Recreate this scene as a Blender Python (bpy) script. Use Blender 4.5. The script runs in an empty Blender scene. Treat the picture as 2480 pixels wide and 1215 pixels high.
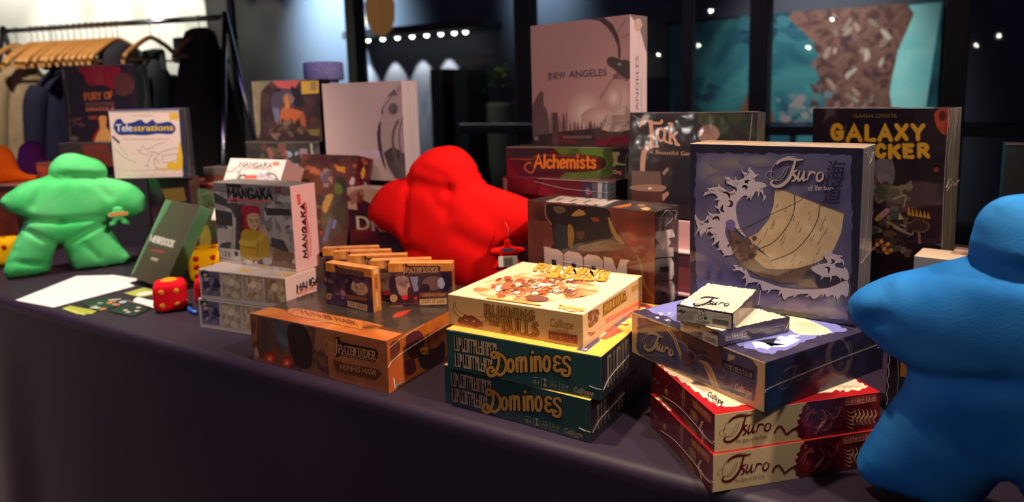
import bpy, bmesh, math, random
import numpy as np
from mathutils import Vector, Matrix
from mathutils.geometry import tessellate_polygon, delaunay_2d_cdt

SC = bpy.context.scene
COL = SC.collection
TZ = 0.75                      # table top height

# ------------------------------------------------------------------ camera
ca, sa = math.cos(.546), math.sin(.546)     # the table runs 31 degrees off the picture plane
PITCH, ROLL = 0.145564, 0.0272767
right = Vector((1, 0, 0)); fwd = Vector((0, math.cos(PITCH), -math.sin(PITCH))); down = fwd.cross(right)
cr_, sr_ = math.cos(ROLL), math.sin(ROLL)
r2 = cr_*right + sr_*down; d2 = -sr_*right + cr_*down
def to_room(v): return Vector((ca*v.x - sa*v.y, sa*v.x + ca*v.y, v.z))
Rr, Dd, Ff = to_room(r2), to_room(d2), to_room(fwd)
cam_d = bpy.data.cameras.new('camera'); cam = bpy.data.objects.new('camera', cam_d); COL.objects.link(cam)
cam.matrix_world = Matrix(((Rr.x, -Dd.x, -Ff.x, 0), (Rr.y, -Dd.y, -Ff.y, 0), (Rr.z, -Dd.z, -Ff.z, TZ + .53573), (0, 0, 0, 1)))
cam_d.sensor_width = 36; cam_d.lens = 36*1684.524/2480; cam_d.shift_y = -(607.5-476.187)/2480
cam_d.clip_start = .02; cam_d.clip_end = 100
cam_d.dof.use_dof = True; cam_d.dof.focus_distance = 1.06; cam_d.dof.aperture_fstop = 3.4
SC.camera = cam
SC.view_settings.view_transform = 'Standard'; SC.view_settings.look = 'None'
SC.view_settings.exposure = 0.0; SC.view_settings.gamma = 1.0
try: SC.view_settings.use_curve_mapping = False
except Exception: pass
SC.cycles.max_bounces = 8; SC.cycles.transparent_max_bounces = 12
SC.cycles.caustics_reflective = False; SC.cycles.caustics_refractive = False
SC.cycles.sample_clamp_indirect = 4
try: SC.cycles.use_denoising = True
except Exception: pass

# ------------------------------------------------------------------ world, room lamps and two added fill lights
w = bpy.data.worlds.new('world'); SC.world = w; w.use_nodes = True
w.node_tree.nodes['Background'].inputs[0].default_value = (.30, .22, .55, 1)
w.node_tree.nodes['Background'].inputs[1].default_value = .10

def lamp(name, kind, loc, target, energy, color, size=.1, angle=60, blend=.6, size_y=None):
    d = bpy.data.lights.new(name, kind); d.energy = energy; d.color = color
    if kind == 'SPOT':
        d.spot_size = math.radians(angle); d.spot_blend = blend; d.shadow_soft_size = size
    elif kind == 'AREA':
        d.size = size
        if size_y: d.shape = 'RECTANGLE'; d.size_y = size_y
    else: d.shadow_soft_size = size
    o = bpy.data.objects.new(name, d); COL.objects.link(o); o.location = loc
    o.rotation_euler = (Vector(target)-Vector(loc)).to_track_quat('-Z', 'Y').to_euler()
    return o
WARM, SOFT, PINK = (1, .77, .53), (1, .86, .72), (1, .80, .71)
lamp('ceiling_spot_warm', 'SPOT', (-.70, .86, 2.75), (-.64, 1.0, .9), 165, WARM, .035, 44, .8)
lamp('ceiling_spot_right', 'SPOT', (.20, .80, 2.75), (.0, 1.0, .9), 130, SOFT, .035, 46, .8)
lamp('ceiling_spot_left', 'SPOT', (-1.9, .80, 2.75), (-2.15, 1.15, .8), 230, SOFT, .05, 58, .8)
lamp('ceiling_spot_back', 'SPOT', (1.2, .72, 2.85), (-.8, 1.55, 1.12), 330, PINK, .05, 46, .7)
lamp('ceiling_spot_rack', 'SPOT', (-3.6, 1.3, 2.9), (-4.6, 2.3, 1.6), 190, SOFT, .05, 50, .8)
lamp('pink_fill', 'AREA', (-.6, -1.0, 2.95), (-.8, 1.6, 1.1), 11, PINK, 1.0)  # added soft fill from behind the camera, not a fitting of the room
lamp('violet_fill', 'AREA', (-3.0, -.9, 2.9), (-1.4, .9, .4), 16, (.52, .26, 1), .8)  # added violet fill to tint the cloth front, no such lamp in the room

# ------------------------------------------------------------------ materials
def s2l(c):
    return tuple(((x/255)/12.92 if x/255 <= .04045 else ((x/255+.055)/1.055)**2.4) for x in c)
MATS = {}
def mat(key, col=(128, 128, 128), rough=.5, coat=0., coat_rough=.08, metal=0., sheen=0., emit=None, estr=0., alpha=1., spec=.5, bump=0., bscale=200., trans=0., ior=1.5, vary=None, stint=None, srough=.4):
    """plain principled material; vary=(other colour, noise scale) mottles the base colour"""
    if key in MATS: return MATS[key]
    m = bpy.data.materials.new(key); m.use_nodes = True; nt = m.node_tree; b = nt.nodes['Principled BSDF']
    b.inputs['Base Color'].default_value = (*s2l(col), 1); b.inputs['Roughness'].default_value = rough
    b.inputs['Metallic'].default_value = metal; b.inputs['Coat Weight'].default_value = coat
    b.inputs['Coat Roughness'].default_value = coat_rough; b.inputs['Sheen Weight'].default_value = sheen
    b.inputs['Specular IOR Level'].default_value = spec; b.inputs['Alpha'].default_value = alpha
    b.inputs['Transmission Weight'].default_value = trans; b.inputs['IOR'].default_value = ior
    if sheen: b.inputs['Sheen Tint'].default_value = (*(stint or s2l(col)), 1); b.inputs['Sheen Roughness'].default_value = srough
    if emit: b.inputs['Emission Color'].default_value = (*s2l(emit), 1); b.inputs['Emission Strength'].default_value = estr
    if bump or vary:
        tc = nt.nodes.new('ShaderNodeTexCoord')
    if vary:
        n = nt.nodes.new('ShaderNodeTexNoise'); n.inputs['Scale'].default_value = vary[1]; n.inputs['Detail'].default_value = 5
        r = nt.nodes.new('ShaderNodeValToRGB'); r.color_ramp.elements[0].position = .35; r.color_ramp.elements[1].position = .65
        r.color_ramp.elements[0].color = (*s2l(col), 1); r.color_ramp.elements[1].color = (*s2l(vary[0]), 1)
        nt.links.new(tc.outputs['Object'], n.inputs['Vector']); nt.links.new(n.outputs['Fac'], r.inputs['Fac'])
        nt.links.new(r.outputs['Color'], b.inputs['Base Color'])
    if bump:
        n = nt.nodes.new('ShaderNodeTexNoise'); n.inputs['Scale'].default_value = bscale; n.inputs['Detail'].default_value = 4
        bp = nt.nodes.new('ShaderNodeBump'); bp.inputs['Strength'].default_value = bump; bp.inputs['Distance'].default_value = .01
        nt.links.new(tc.outputs['Object'], n.inputs['Vector']); nt.links.new(n.outputs['Fac'], bp.inputs['Height'])
        nt.links.new(bp.outputs['Normal'], b.inputs['Normal'])
    MATS[key] = m
    return m
def ink(c, gloss=1):
    """printed card: c is one colour, or ('n', [colours], noise scale, distortion) for painted artwork.
    gloss 0 bare card, 1 varnished, 2 under shrink wrap"""
    key = 'print_' + str(c) + '_' + str(gloss)
    if key in MATS: return MATS[key]
    first = c if not isinstance(c[0], str) else c[1][0]
    m = mat(key, first, rough=[.6, .42, .4][gloss], coat=[0, .25, 1.][gloss], coat_rough=[.3, .18, .07][gloss], spec=.35)
    nt = m.node_tree; b = nt.nodes['Principled BSDF']
    if isinstance(c[0], str):
        cols, scale = c[1], c[2]; dist = c[3] if len(c) > 3 else .6
        tc = nt.nodes.new('ShaderNodeTexCoord'); n = nt.nodes.new('ShaderNodeTexNoise')
        n.inputs['Scale'].default_value = scale; n.inputs['Detail'].default_value = 4; n.inputs['Distortion'].default_value = dist
        r = nt.nodes.new('ShaderNodeValToRGB'); el = r.color_ramp.elements
        while len(el) < len(cols): el.new(.5)
        for i, cc in enumerate(cols):
            el[i].position = .28 + .44*i/(len(cols)-1)
        for i, cc in enumerate(cols): el[i].color = (*s2l(cc), 1)
        nt.links.new(tc.outputs['Object'], n.inputs['Vector']); nt.links.new(n.outputs['Fac'], r.inputs['Fac'])
        nt.links.new(r.outputs['Color'], b.inputs['Base Color'])
    if gloss == 2:       # the wrap is never quite flat
        tc = nt.nodes.new('ShaderNodeTexCoord'); n = nt.nodes.new('ShaderNodeTexNoise'); n.inputs['Scale'].default_value = 22; n.inputs['Detail'].default_value = 1.5
        bp = nt.nodes.new('ShaderNodeBump'); bp.inputs['Strength'].default_value = .12; bp.inputs['Distance'].default_value = .01
        nt.links.new(tc.outputs['Object'], n.inputs['Vector']); nt.links.new(n.outputs['Fac'], bp.inputs['Height'])
        nt.links.new(bp.outputs['Normal'], b.inputs['Coat Normal'])
    return m
def film(key, fac, rough, tint=(1, 1, 1, 1)):
    m = bpy.data.materials.new(key); m.use_nodes = True; nt = m.node_tree; nt.nodes.clear(); N = nt.nodes.new
    out = N('ShaderNodeOutputMaterial'); mx = N('ShaderNodeMixShader'); tr = N('ShaderNodeBsdfTransparent'); gl = N('ShaderNodeBsdfGlossy'); gl.inputs['Roughness'].default_value = rough
    tr.inputs[0].default_value = tint
    lw = N('ShaderNodeLayerWeight'); lw.inputs['Blend'].default_value = .25; ma = N('ShaderNodeMath'); ma.operation = 'MULTIPLY_ADD'; ma.inputs[1].default_value = .5; ma.inputs[2].default_value = fac
    tc = N('ShaderNodeTexCoord'); n = N('ShaderNodeTexNoise'); n.inputs['Scale'].default_value = 38; n.inputs['Detail'].default_value = 2; bp = N('ShaderNodeBump'); bp.inputs['Strength'].default_value = .35; bp.inputs['Distance'].default_value = .01
    for a, b in ((tc.outputs['Object'], n.inputs['Vector']), (n.outputs['Fac'], bp.inputs['Height']), (bp.outputs['Normal'], gl.inputs['Normal']), (lw.outputs['Fresnel'], ma.inputs[0]), (ma.outputs[0], mx.inputs[0]), (tr.outputs[0], mx.inputs[1]), (gl.outputs[0], mx.inputs[2]), (mx.outputs[0], out.inputs[0])): nt.links.new(a, b)
    return m
WRAP = film('clear_wrap', .05, .16)
WRAPLINE = mat('wrap_crease', (215, 200, 190), rough=.12, alpha=.4, coat=1, spec=.9)

# ------------------------------------------------------------------ object helpers
def tag(o, label, cat, group=None, kind=None):
    if label: o['label'] = label
    if cat: o['category'] = cat
    if group: o['group'] = group
    if kind: o['kind'] = kind
    return o
def empty(name, loc, rot=(0, 0, 0)):
    o = bpy.data.objects.new(name, None); COL.objects.link(o); o.location = loc; o.rotation_euler = rot; o.empty_display_size = .02
    return o
def mesh_obj(name, verts, faces, mats, parent=None, mi=None, smooth=False):
    me = bpy.data.meshes.new(name); me.from_pydata([tuple(v) for v in verts], [], faces)
    for m in (mats if isinstance(mats, (list, tuple)) else [mats]): me.materials.append(m)
    if mi: me.polygons.foreach_set('material_index', mi)
    if smooth: me.polygons.foreach_set('use_smooth', [True]*len(me.polygons))
    me.update()
    o = bpy.data.objects.new(name, me); COL.objects.link(o)
    if parent: o.parent = parent
    return o
def bm_obj(name, bm, mats, parent=None, smooth=False):
    me = bpy.data.meshes.new(name); bm.to_mesh(me); bm.free()
    for m in (mats if isinstance(mats, (list, tuple)) else [mats]): me.materials.append(m)
    if smooth: me.polygons.foreach_set('use_smooth', [True]*len(me.polygons))
    o = bpy.data.objects.new(name, me); COL.objects.link(o)
    if parent: o.parent = parent
    return o
def copy_tree(o, parent=None):
    c = o.copy(); COL.objects.link(c); c.parent = parent
    for ch in [x for x in bpy.data.objects if x.parent == o]: copy_tree(ch, c)
    return c
def add_box(bm, lo, hi, bev=0.0, seg=2):
    r = bmesh.ops.create_cube(bm, size=1)
    for v in r['verts']: v.co = Vector([lo[i]+(v.co[i]+.5)*(hi[i]-lo[i]) for i in range(3)])
    if bev:
        es = list({e for v in r['verts'] for e in v.link_edges})
        bmesh.ops.bevel(bm, geom=es, offset=bev, segments=seg, profile=.5, affect='EDGES')
def tube(pts, rad, n=8, closed=False):
    """swept round tube: verts, faces"""
    P = [Vector(p) for p in pts]; vs = []; fs = []; up = None
    for i, p in enumerate(P):
        t = (P[min(i+1, len(P)-1)]-P[max(i-1, 0)]).normalized()
        if up is None: up = t.orthogonal().normalized()
        up = (up - t*up.dot(t)).normalized(); s = t.cross(up)
        r = rad[i] if isinstance(rad, (list, tuple)) else rad
        vs += [p + r*(math.cos(2*math.pi*k/n)*up + math.sin(2*math.pi*k/n)*s) for k in range(n)]
    for i in range(len(P)-1):
        fs += [(i*n+k, i*n+(k+1) % n, (i+1)*n+(k+1) % n, (i+1)*n+k) for k in range(n)]
    fs += [tuple(range(n))[::-1], tuple(range((len(P)-1)*n, len(P)*n))]
    return vs, fs
def tubes(name, lines, rad, m, parent=None, n=8):
    vs, fs = [], []
    for l in lines:
        a, b = tube(l, rad, n); k = len(vs); vs += a; fs += [tuple(i+k for i in f) for f in b]
    return mesh_obj(name, vs, fs, m, parent, smooth=True)
def cr(pts, n=6, closed=False):
    """Catmull-Rom through the points"""
    P = [np.array(p, float) for p in pts]; out = []
    N = len(P)
    if N < 3: return [tuple(p) for p in P]
    rng = range(N if closed else N-1)
    for i in rng:
        p0 = P[(i-1) % N] if closed or i > 0 else 2*P[0]-P[1]
        p1 = P[i]; p2 = P[(i+1) % N]
        p3 = P[(i+2) % N] if closed or i+2 < N else 2*P[-1]-P[-2]
        for k in range(n):
            t = k/n
            out.append(tuple(.5*((2*p1)+(p2-p0)*t+(2*p0-5*p1+4*p2-p3)*t*t+(3*p1-p0-3*p2+p3)*t**3)))
    if not closed: out.append(tuple(P[-1]))
    return out

# ------------------------------------------------------------------ lettering
G = {  # pen skeletons: advance, then strokes; a leading 1 marks a smooth stroke
'A': (.72, [0, (.03, 0), (.36, 1), (.69, 0)], [0, (.15, .34), (.57, .34)]),
'B': (.62, [0, (.08, 0), (.08, 1)], [1, (.08, 1), (.4, .99), (.52, .78), (.38, .55), (.08, .53)], [1, (.08, .53), (.42, .52), (.58, .28), (.4, .02), (.08, 0)]),
'C': (.66, [1, (.6, .8), (.42, .99), (.18, .9), (.06, .5), (.18, .1), (.42, .01), (.6, .2)]),
'D': (.7, [0, (.09, 0), (.09, 1)], [1, (.09, 1), (.4, .96), (.62, .72), (.62, .28), (.4, .04), (.09, 0)]),
'E': (.56, [0, (.5, 1), (.08, 1), (.08, 0), (.52, 0)], [0, (.08, .52), (.44, .52)]),
'F': (.54, [0, (.5, 1), (.08, 1), (.08, 0)], [0, (.08, .52), (.42, .52)]),
'G': (.7, [1, (.6, .8), (.42, .99), (.18, .9), (.06, .5), (.18, .1), (.42, .01), (.6, .14)], [0, (.38, .45), (.62, .45), (.62, .08)]),
'H': (.68, [0, (.08, 0), (.08, 1)], [0, (.6, 0), (.6, 1)], [0, (.08, .52), (.6, .52)]),
'I': (.24, [0, (.12, 0), (.12, 1)]),
'K': (.64, [0, (.08, 0), (.08, 1)], [0, (.58, 1), (.1, .45)], [0, (.26, .6), (.6, 0)]),
'L': (.52, [0, (.08, 1), (.08, 0), (.5, 0)]),
'M': (.84, [0, (.06, 0), (.1, 1), (.42, .3), (.74, 1), (.78, 0)]),
'N': (.7, [0, (.08, 0), (.08, 1), (.62, 0), (.62, 1)]),
'O': (.74, [1, (.37, 1), (.12, .85), (.05, .5), (.12, .15), (.37, 0), (.62, .15), (.69, .5), (.62, .85), (.37, 1)]),
'P': (.58, [0, (.08, 0), (.08, 1)], [1, (.08, 1), (.42, .98), (.54, .74), (.4, .48), (.08, .46)]),
'R': (.64, [0, (.08, 0), (.08, 1)], [1, (.08, 1), (.42, .98), (.54, .75), (.4, .52), (.08, .5)], [0, (.28, .5), (.6, 0)]),
'S': (.58, [1, (.5, .84), (.32, 1), (.1, .86), (.14, .62), (.44, .42), (.5, .18), (.28, 0), (.06, .16)]),
'T': (.6, [0, (.02, 1), (.58, 1)], [0, (.3, 1), (.3, 0)]),
'U': (.68, [1, (.08, 1), (.08, .3), (.2, .03), (.34, 0), (.48, .03), (.6, .3), (.6, 1)]),
'W': (.94, [0, (.03, 1), (.24, 0), (.47, .8), (.7, 0), (.91, 1)]),
'X': (.66, [0, (.05, 1), (.6, 0)], [0, (.6, 1), (.05, 0)]),
'Y': (.64, [0, (.04, 1), (.32, .5), (.6, 1)], [0, (.32, .5), (.32, 0)]),
'V': (.66, [0, (.04, 1), (.33, 0), (.62, 1)]),
'a': (.54, [1, (.44, .5), (.28, .64), (.08, .5), (.06, .2), (.2, 0), (.38, .1), (.44, .35)], [0, (.44, .62), (.44, .1), (.52, .01)]),
'c': (.48, [1, (.42, .5), (.28, .63), (.1, .5), (.06, .25), (.18, .02), (.32, .02), (.44, .14)]),
'e': (.5, [1, (.08, .33), (.42, .38), (.38, .58), (.24, .64), (.08, .5), (.06, .2), (.2, 0), (.42, .12)]),
'h': (.54, [0, (.08, 0), (.08, 1)], [1, (.08, .42), (.24, .62), (.4, .58), (.44, .4), (.44, 0)]),
'i': (.22, [0, (.11, 0), (.11, .62)], [0, (.11, .84), (.11, .88)]),
'k': (.5, [0, (.08, 0), (.08, 1)], [0, (.44, .62), (.1, .28)], [0, (.22, .4), (.48, 0)]),
'l': (.22, [0, (.11, 1), (.11, 0)]),
'm': (.8, [0, (.08, 0), (.08, .62)], [1, (.08, .42), (.2, .62), (.36, .58), (.4, .4), (.4, 0)], [1, (.4, .42), (.52, .62), (.68, .58), (.72, .4), (.72, 0)]),
'n': (.54, [0, (.08, 0), (.08, .62)], [1, (.08, .42), (.24, .62), (.4, .58), (.44, .4), (.44, 0)]),
'o': (.54, [1, (.27, .64), (.08, .52), (.06, .3), (.1, .08), (.27, 0), (.44, .1), (.48, .32), (.44, .54), (.27, .64)]),
'p': (.54, [0, (.08, .62), (.08, -.34)], [1, (.08, .5), (.26, .64), (.46, .5), (.46, .14), (.28, 0), (.08, .12)]),
'r': (.42, [0, (.08, 0), (.08, .62)], [1, (.08, .42), (.2, .6), (.4, .6)]),
's': (.46, [1, (.38, .54), (.24, .64), (.08, .52), (.2, .36), (.38, .22), (.36, .06), (.2, 0), (.06, .1)]),
't': (.38, [1, (.18, .9), (.18, .2), (.22, .02), (.36, .06)], [0, (.04, .62), (.34, .62)]),
'u': (.54, [1, (.08, .62), (.08, .2), (.2, 0), (.36, .06), (.44, .25)], [0, (.44, .62), (.44, 0)]),
'g': (.54, [1, (.44, .5), (.28, .64), (.08, .5), (.06, .2), (.2, .02), (.38, .1), (.44, .35)], [1, (.44, .62), (.44, -.1), (.3, -.3), (.08, -.22)]),
'f': (.36, [1, (.36, .92), (.26, 1), (.16, .86), (.15, .5), (.15, 0)], [0, (.02, .6), (.32, .6)]),
'b': (.54, [0, (.08, 1), (.08, 0)], [1, (.08, .5), (.26, .64), (.46, .5), (.46, .14), (.28, 0), (.08, .12)]),
'd': (.54, [0, (.46, 1), (.46, 0)], [1, (.46, .5), (.28, .64), (.08, .5), (.08, .14), (.26, 0), (.46, .12)]),
'v': (.5, [0, (.04, .62), (.25, 0), (.46, .62)]), 'z': (.46, [0, (.05, .62), (.4, .62), (.05, 0), (.42, 0)]),
' ': (.3,)}
TXT = {}
def text_mesh(s):
    if s in TXT: return TXT[s]
    cu = bpy.data.curves.new('lettering', 'FONT'); cu.body = s; cu.resolution_u = 3
    ob = bpy.data.objects.new('lettering', cu); COL.objects.link(ob)
    dg = bpy.context.evaluated_depsgraph_get(); ev = ob.evaluated_get(dg); me = ev.to_mesh()
    vs = [(v.co.x, v.co.y) for v in me.vertices]; fs = [tuple(p.vertices) for p in me.polygons]
    ev.to_mesh_clear(); bpy.data.objects.remove(ob); bpy.data.curves.remove(cu)
    x0 = min(v[0] for v in vs); x1 = max(v[0] for v in vs); cap = .73
    TXT[s] = ([((x-x0)/(x1-x0), y/cap) for x, y in vs], fs)
    return TXT[s]

# ------------------------------------------------------------------ printed sheets on flat faces
def homography(src, dst):
    A = []; b = []
    for (x, y), (u, v) in zip(src, dst):
        A += [[x, y, 1, 0, 0, 0, -u*x, -u*y], [0, 0, 0, x, y, 1, -v*x, -v*y]]; b += [u, v]
    return np.append(np.linalg.solve(np.array(A, float), np.array(b, float)), 1).reshape(3, 3)
class Sheet:
    """draws flat printed shapes on one face of a body.  quad: the face's corners (top-left, top-right, bottom-right,
    bottom-left) on the drawing sheet the artwork was traced on; without it the drawing units are 0..100 across and 0..100*h/w down"""
    def __init__(s, body, O, U, Vv, quad=None, gloss=1, crop=(0, 0, 1), layer=0.):
        s.b = body; s.O = Vector(O); s.U = Vector(U); s.V = Vector(Vv); s.N = s.U.cross(s.V).normalized(); s.gloss = gloss
        s.w = s.U.length; s.h = s.V.length
        if quad is None: hh = 100*s.h/s.w; quad = [(0, 0), (100, 0), (100, hh), (0, hh)]; s.hh = hh
        s.H = homography(quad, [(0, 1), (1, 1), (1, 0), (0, 0)]); s.crop = crop; s.z = 1.5e-4 + layer
    def uv(s, p):
        x = s.crop[0] + p[0]/s.crop[2]; y = s.crop[1] + p[1]/s.crop[2]
        q = s.H @ np.array([x, y, 1.]); return q[0]/q[2], q[1]/q[2]
    def raw(s, vs, fs, col):
        P = []
        for p in vs:
            u, v = s.uv(p); u = min(max(u, .001), .999); v = min(max(v, .001), .999)
            P.append(s.O + s.U*u + s.V*v + s.N*s.z)
        s.z += 3e-6
        F = []
        for f in fs:
            a, b, c = P[f[0]], P[f[1]], P[f[2]]; n = (b-a).cross(c-a)
            if n.length < 1e-13 and len(f) == 3: continue
            F.append(tuple(f) if n.dot(s.N) >= 0 else tuple(f[::-1]))
        s.b.add(P, F, ink(col, s.gloss) if not isinstance(col, bpy.types.Material) else col)
    def poly(s, pts, col, smooth=0):
        if smooth: pts = cr(pts, smooth, True)
        tri = tessellate_polygon([[Vector((p[0], p[1], 0)) for p in pts]])
        s.raw(pts, [tuple(t) for t in tri], col)
    def rect(s, x0, y0, x1, y1, col): s.poly([(x0, y0), (x1, y0), (x1, y1), (x0, y1)], col)
    def ell(s, x, y, rx, ry, col, a=0., n=18):
        c, d = math.cos(a), math.sin(a)
        s.poly([(x+rx*math.cos(t)*c-ry*math.sin(t)*d, y+rx*math.cos(t)*d+ry*math.sin(t)*c) for t in [2*math.pi*i/n for i in range(n)]], col)
    def stroke(s, pts, wd, col, smooth=5, closed=False, caps=True):
        if smooth and len(pts) > 2: pts = cr(pts, smooth, closed)
        if closed: pts = list(pts)+[pts[0]]
        P = [np.array(p[:2], float) for p in pts]; n = len(P); L = []; R = []
        for i in range(n):
            t = P[min(i+1, n-1)]-P[max(i-1, 0)]
            if closed and i in (0, n-1): t = P[1]-P[n-2]
            t = t/(np.hypot(*t)+1e-9); nn = np.array([-t[1], t[0]])
            ww = (wd(i/(n-1)) if callable(wd) else wd)/2
            if 0 < i < n-1:      # mitre
                t1 = P[i]-P[i-1]; t1 = t1/(np.hypot(*t1)+1e-9); c = abs(t1@t); ww = ww/max(c, .6)
            L.append(P[i]+nn*ww); R.append(P[i]-nn*ww)
        vs = L+R; fs = [(i, i+1, n+i+1, n+i) for i in range(n-1)]
        s.raw(vs, fs, col)
        if caps and not callable(wd):
            for p in (P[0], P[-1]): s.ell(p[0], p[1], wd/2, wd/2, col, n=8)
    def text(s, t, p0, p1, pt, col, bold=0):
        """built-in face; p0/p1 baseline ends, pt the cap-height point above p0"""
        vs, fs = text_mesh(t); p0, p1, pt = (np.array(q, float) for q in (p0, p1, pt)); e = p1-p0; u = pt-p0
        for k in range(1 if not bold else 3):
            dx = (0, bold, -bold)[k]
            s.raw([p0+e*(x+dx)+u*y for x, y in vs], fs, col)
    def letters(s, t, p0, p1, pt, wd, col, nib=None, serif=0., jit=0, rnd=None, gap=.12):
        p0, p1, pt = (np.array(q, float) for q in (p0, p1, pt)); e = p1-p0; u = pt-p0
        tot = sum(G[c][0]+gap for c in t)-gap; x = 0; R = random.Random(rnd or 1)
        for c in t:
            g = G[c]; jy = R.uniform(-jit, jit); js = 1+R.uniform(-jit, jit)
            for st in g[1:]:
                pts = st[1:]
                if st[0]: pts = cr(pts, 5)
                q = [p0+e*((x+a)/tot)+u*(b*js+jy) for a, b in pts]
                if nib:
                    nv = np.array(nib, float)/2
                    for i in range(len(q)-1):
                        s.raw([q[i]-nv, q[i+1]-nv, q[i+1]+nv, q[i]+nv], [(0, 1, 2, 3)], col)
                    if wd: s.stroke(q, wd, col, 0)
                else: s.stroke(q, wd, col, 0)
                if serif and not st[0]:
                    for k, qq in enumerate((q[0], q[-1])):
                        b = pts[0][1] if k == 0 else pts[-1][1]
                        if b in (0, 1): ex = e/np.hypot(*e)*serif; s.stroke([qq-ex, qq+ex], wd, col, 0)
            x += g[0]+gap
    def blobs(s, x0, y0, x1, y1, n, r, cols, seed=0, asp=.6):
        R = random.Random(seed)
        for _ in range(n):
            cx, cy = R.uniform(x0, x1), R.uniform(y0, y1); rr = r*R.uniform(.4, 1.2); a = R.uniform(-.8, .8); k = R.randint(6, 9)
            pts = []
            for i in range(k):
                t = 2*math.pi*i/k; q = rr*R.uniform(.55, 1.25)
                X, Y = q*math.cos(t), q*asp*math.sin(t); pts.append((cx+X*math.cos(a)-Y*math.sin(a), cy+X*math.sin(a)+Y*math.cos(a)))
            s.poly(pts, R.choice(cols), 2)
    def soft(s, x, y, rx, ry, c0, c1, n=7, a=0.):
        """airbrushed spot printed from the outer colour c0 to the inner c1"""
        for i in range(n):
            t = (i+1)/n; s.ell(x, y, rx*(1-i/n), ry*(1-i/n), tuple(int(p+(q-p)*t) for p, q in zip(c0, c1)), a, 20)
    def squiggles(s, x0, y0, x1, y1, rows, col, wd, seed=0):
        """rows of lettering too small to read"""
        R = random.Random(seed); hgt = (y1-y0)/max(rows, 1)
        for r in range(rows):
            x = x0; y = y0+hgt*(r+.5)
            while x < x1:
                l = R.uniform(.04, .14)*(x1-x0); s.rect(x, y-wd/2, min(x+l, x1), y+wd/2, col); x += l+.02*(x1-x0)
class Body:
    """one mesh gathered from pieces with their own materials"""
    def __init__(s): s.v = []; s.f = []; s.m = []; s.mats = []
    def add(s, vs, fs, m):
        if m not in s.mats: s.mats.append(m)
        k = len(s.v); s.v += [Vector(x) for x in vs]; s.f += [tuple(i+k for i in f) for f in fs]; s.m += [s.mats.index(m)]*len(fs)
    def build(s, name, parent=None): return mesh_obj(name, s.v, s.f, s.mats, parent, s.m)
# position of the front right bottom corner on the table (x, y, z), yaw from the table edge, lean back, width, depth, height
POSE = {
 'rwb': (-0.4498, 0.9425, 0.1406, 0.002, 0.0, 0.259, 0.259, 0.0555),
 'domU': (-0.4114, 0.9236, 0.0703, 0.012, 0.0, 0.288, 0.288, 0.0703),
 'domL': (-0.428, 0.9182, 0.0, -0.044, 0.0, 0.288, 0.288, 0.0703),
 'redU': (-0.0441, 1.0567, 0.0543, 0.765, 0.0, 0.256, 0.2, 0.0543),
 'redL': (-0.0446, 1.0517, 0.0, 0.769, 0.0, 0.256, 0.2, 0.0543),
 'seaL': (-0.1728, 0.9142, 0.1086, -0.491, 0.0, 0.267, 0.267, 0.0702),
 'seaS': (-0.0829, 1.1128, 0.18, -0.152, -0.016, 0.267, 0.0702, 0.267),
 'pf': (-0.8292, 0.912, 0.0, 0.012, 0.0, 0.369, 0.369, 0.1),
 'mgL': (-1.2276, 1.021, 0.0, 0.116, 0.0, 0.267, 0.102, 0.073),
 'mgU': (-1.2165, 1.0219, 0.073, 0.116, 0.0, 0.267, 0.102, 0.073),
 'mgS': (-1.2339, 1.0698, 0.146, 0.023, 0.0, 0.267, 0.075, 0.199),
 'dk0': (-0.965, 1.029, 0.1, -0.03, 0.0, 0.136, 0.024, 0.092),
 'dk1': (-0.843, 1.139, 0.1, 0.455, 0.0, 0.136, 0.028, 0.093),
 'dk2': (-0.91, 1.154, 0.1, 0.553, 0.0, 0.13, 0.022, 0.092),
 'dk3': (-0.986, 1.165, 0.1, 0.547, 0.0, 0.129, 0.022, 0.092),
 'dk4': (-1.049, 1.183, 0.1, 0.554, 0.0, 0.13, 0.022, 0.092),
 'dk5': (-1.101, 1.201, 0.1, 0.566, 0.0, 0.13, 0.022, 0.092),
 'doom': (-0.43, 1.213, 0.0, -0.139, 0.0, 0.298, 0.099, 0.315),
 'na': (-0.583, 1.48, 0.408, -0.218, 0.0, 0.295, 0.068, 0.295),
 'al': (-0.588, 1.487, 0.338, 0.11, 0.0, 0.31, 0.235, 0.07),
 'al2': (-0.611, 1.418, 0.298, -0.084, 0.0, 0.293, 0.2, 0.04),
 'tak': (-0.298, 1.408, 0.268, -0.084, 0.084, 0.276, 0.053, 0.2236),
 'gt': (0.03, 1.659, 0.165, -0.446, -0.03, 0.301, 0.051, 0.32),
 'wb': (-1.314, 1.569, 0.292, 0.068, 0.0, 0.299, 0.078, 0.292),
 'art': (-1.711, 1.632, 0.401, 0.181, 0.0, 0.271, 0.06, 0.202),
 'cb': (-1.715, 1.62, 0.308, 0.148, 0.0, 0.31, 0.25, 0.093),
 'fury': (-2.555, 1.527, 0.403, 0.436, 0.0, 0.296, 0.079, 0.285),
 'tele': (-2.126, 1.418, 0.29, 0.405, 0.0, 0.269, 0.043, 0.232),
 'mgB': (-1.606, 1.301, 0.187, 0.024, 0.456, 0.245, 0.075, 0.199),
 'orc': (-1.422, 1.414, 0.094, 0.006, 0.261, 0.232, 0.067, 0.29),
 'dbox': (-1.127, 1.421, 0.089, 0.001, 0.0, 0.28, 0.07, 0.2),
 'green': (-1.847, 1.122, 0.0205, -0.16, 0.526, 0.228, 0.0385, 0.253),
 'ts1': (-0.225, 0.953, 0.203, -0.062, 0.0, 0.082, 0.135, 0.024),
 'ts2': (-0.241, 0.939, 0.18, -0.593, 0.0, 0.083, 0.134, 0.0226),
}
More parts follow.
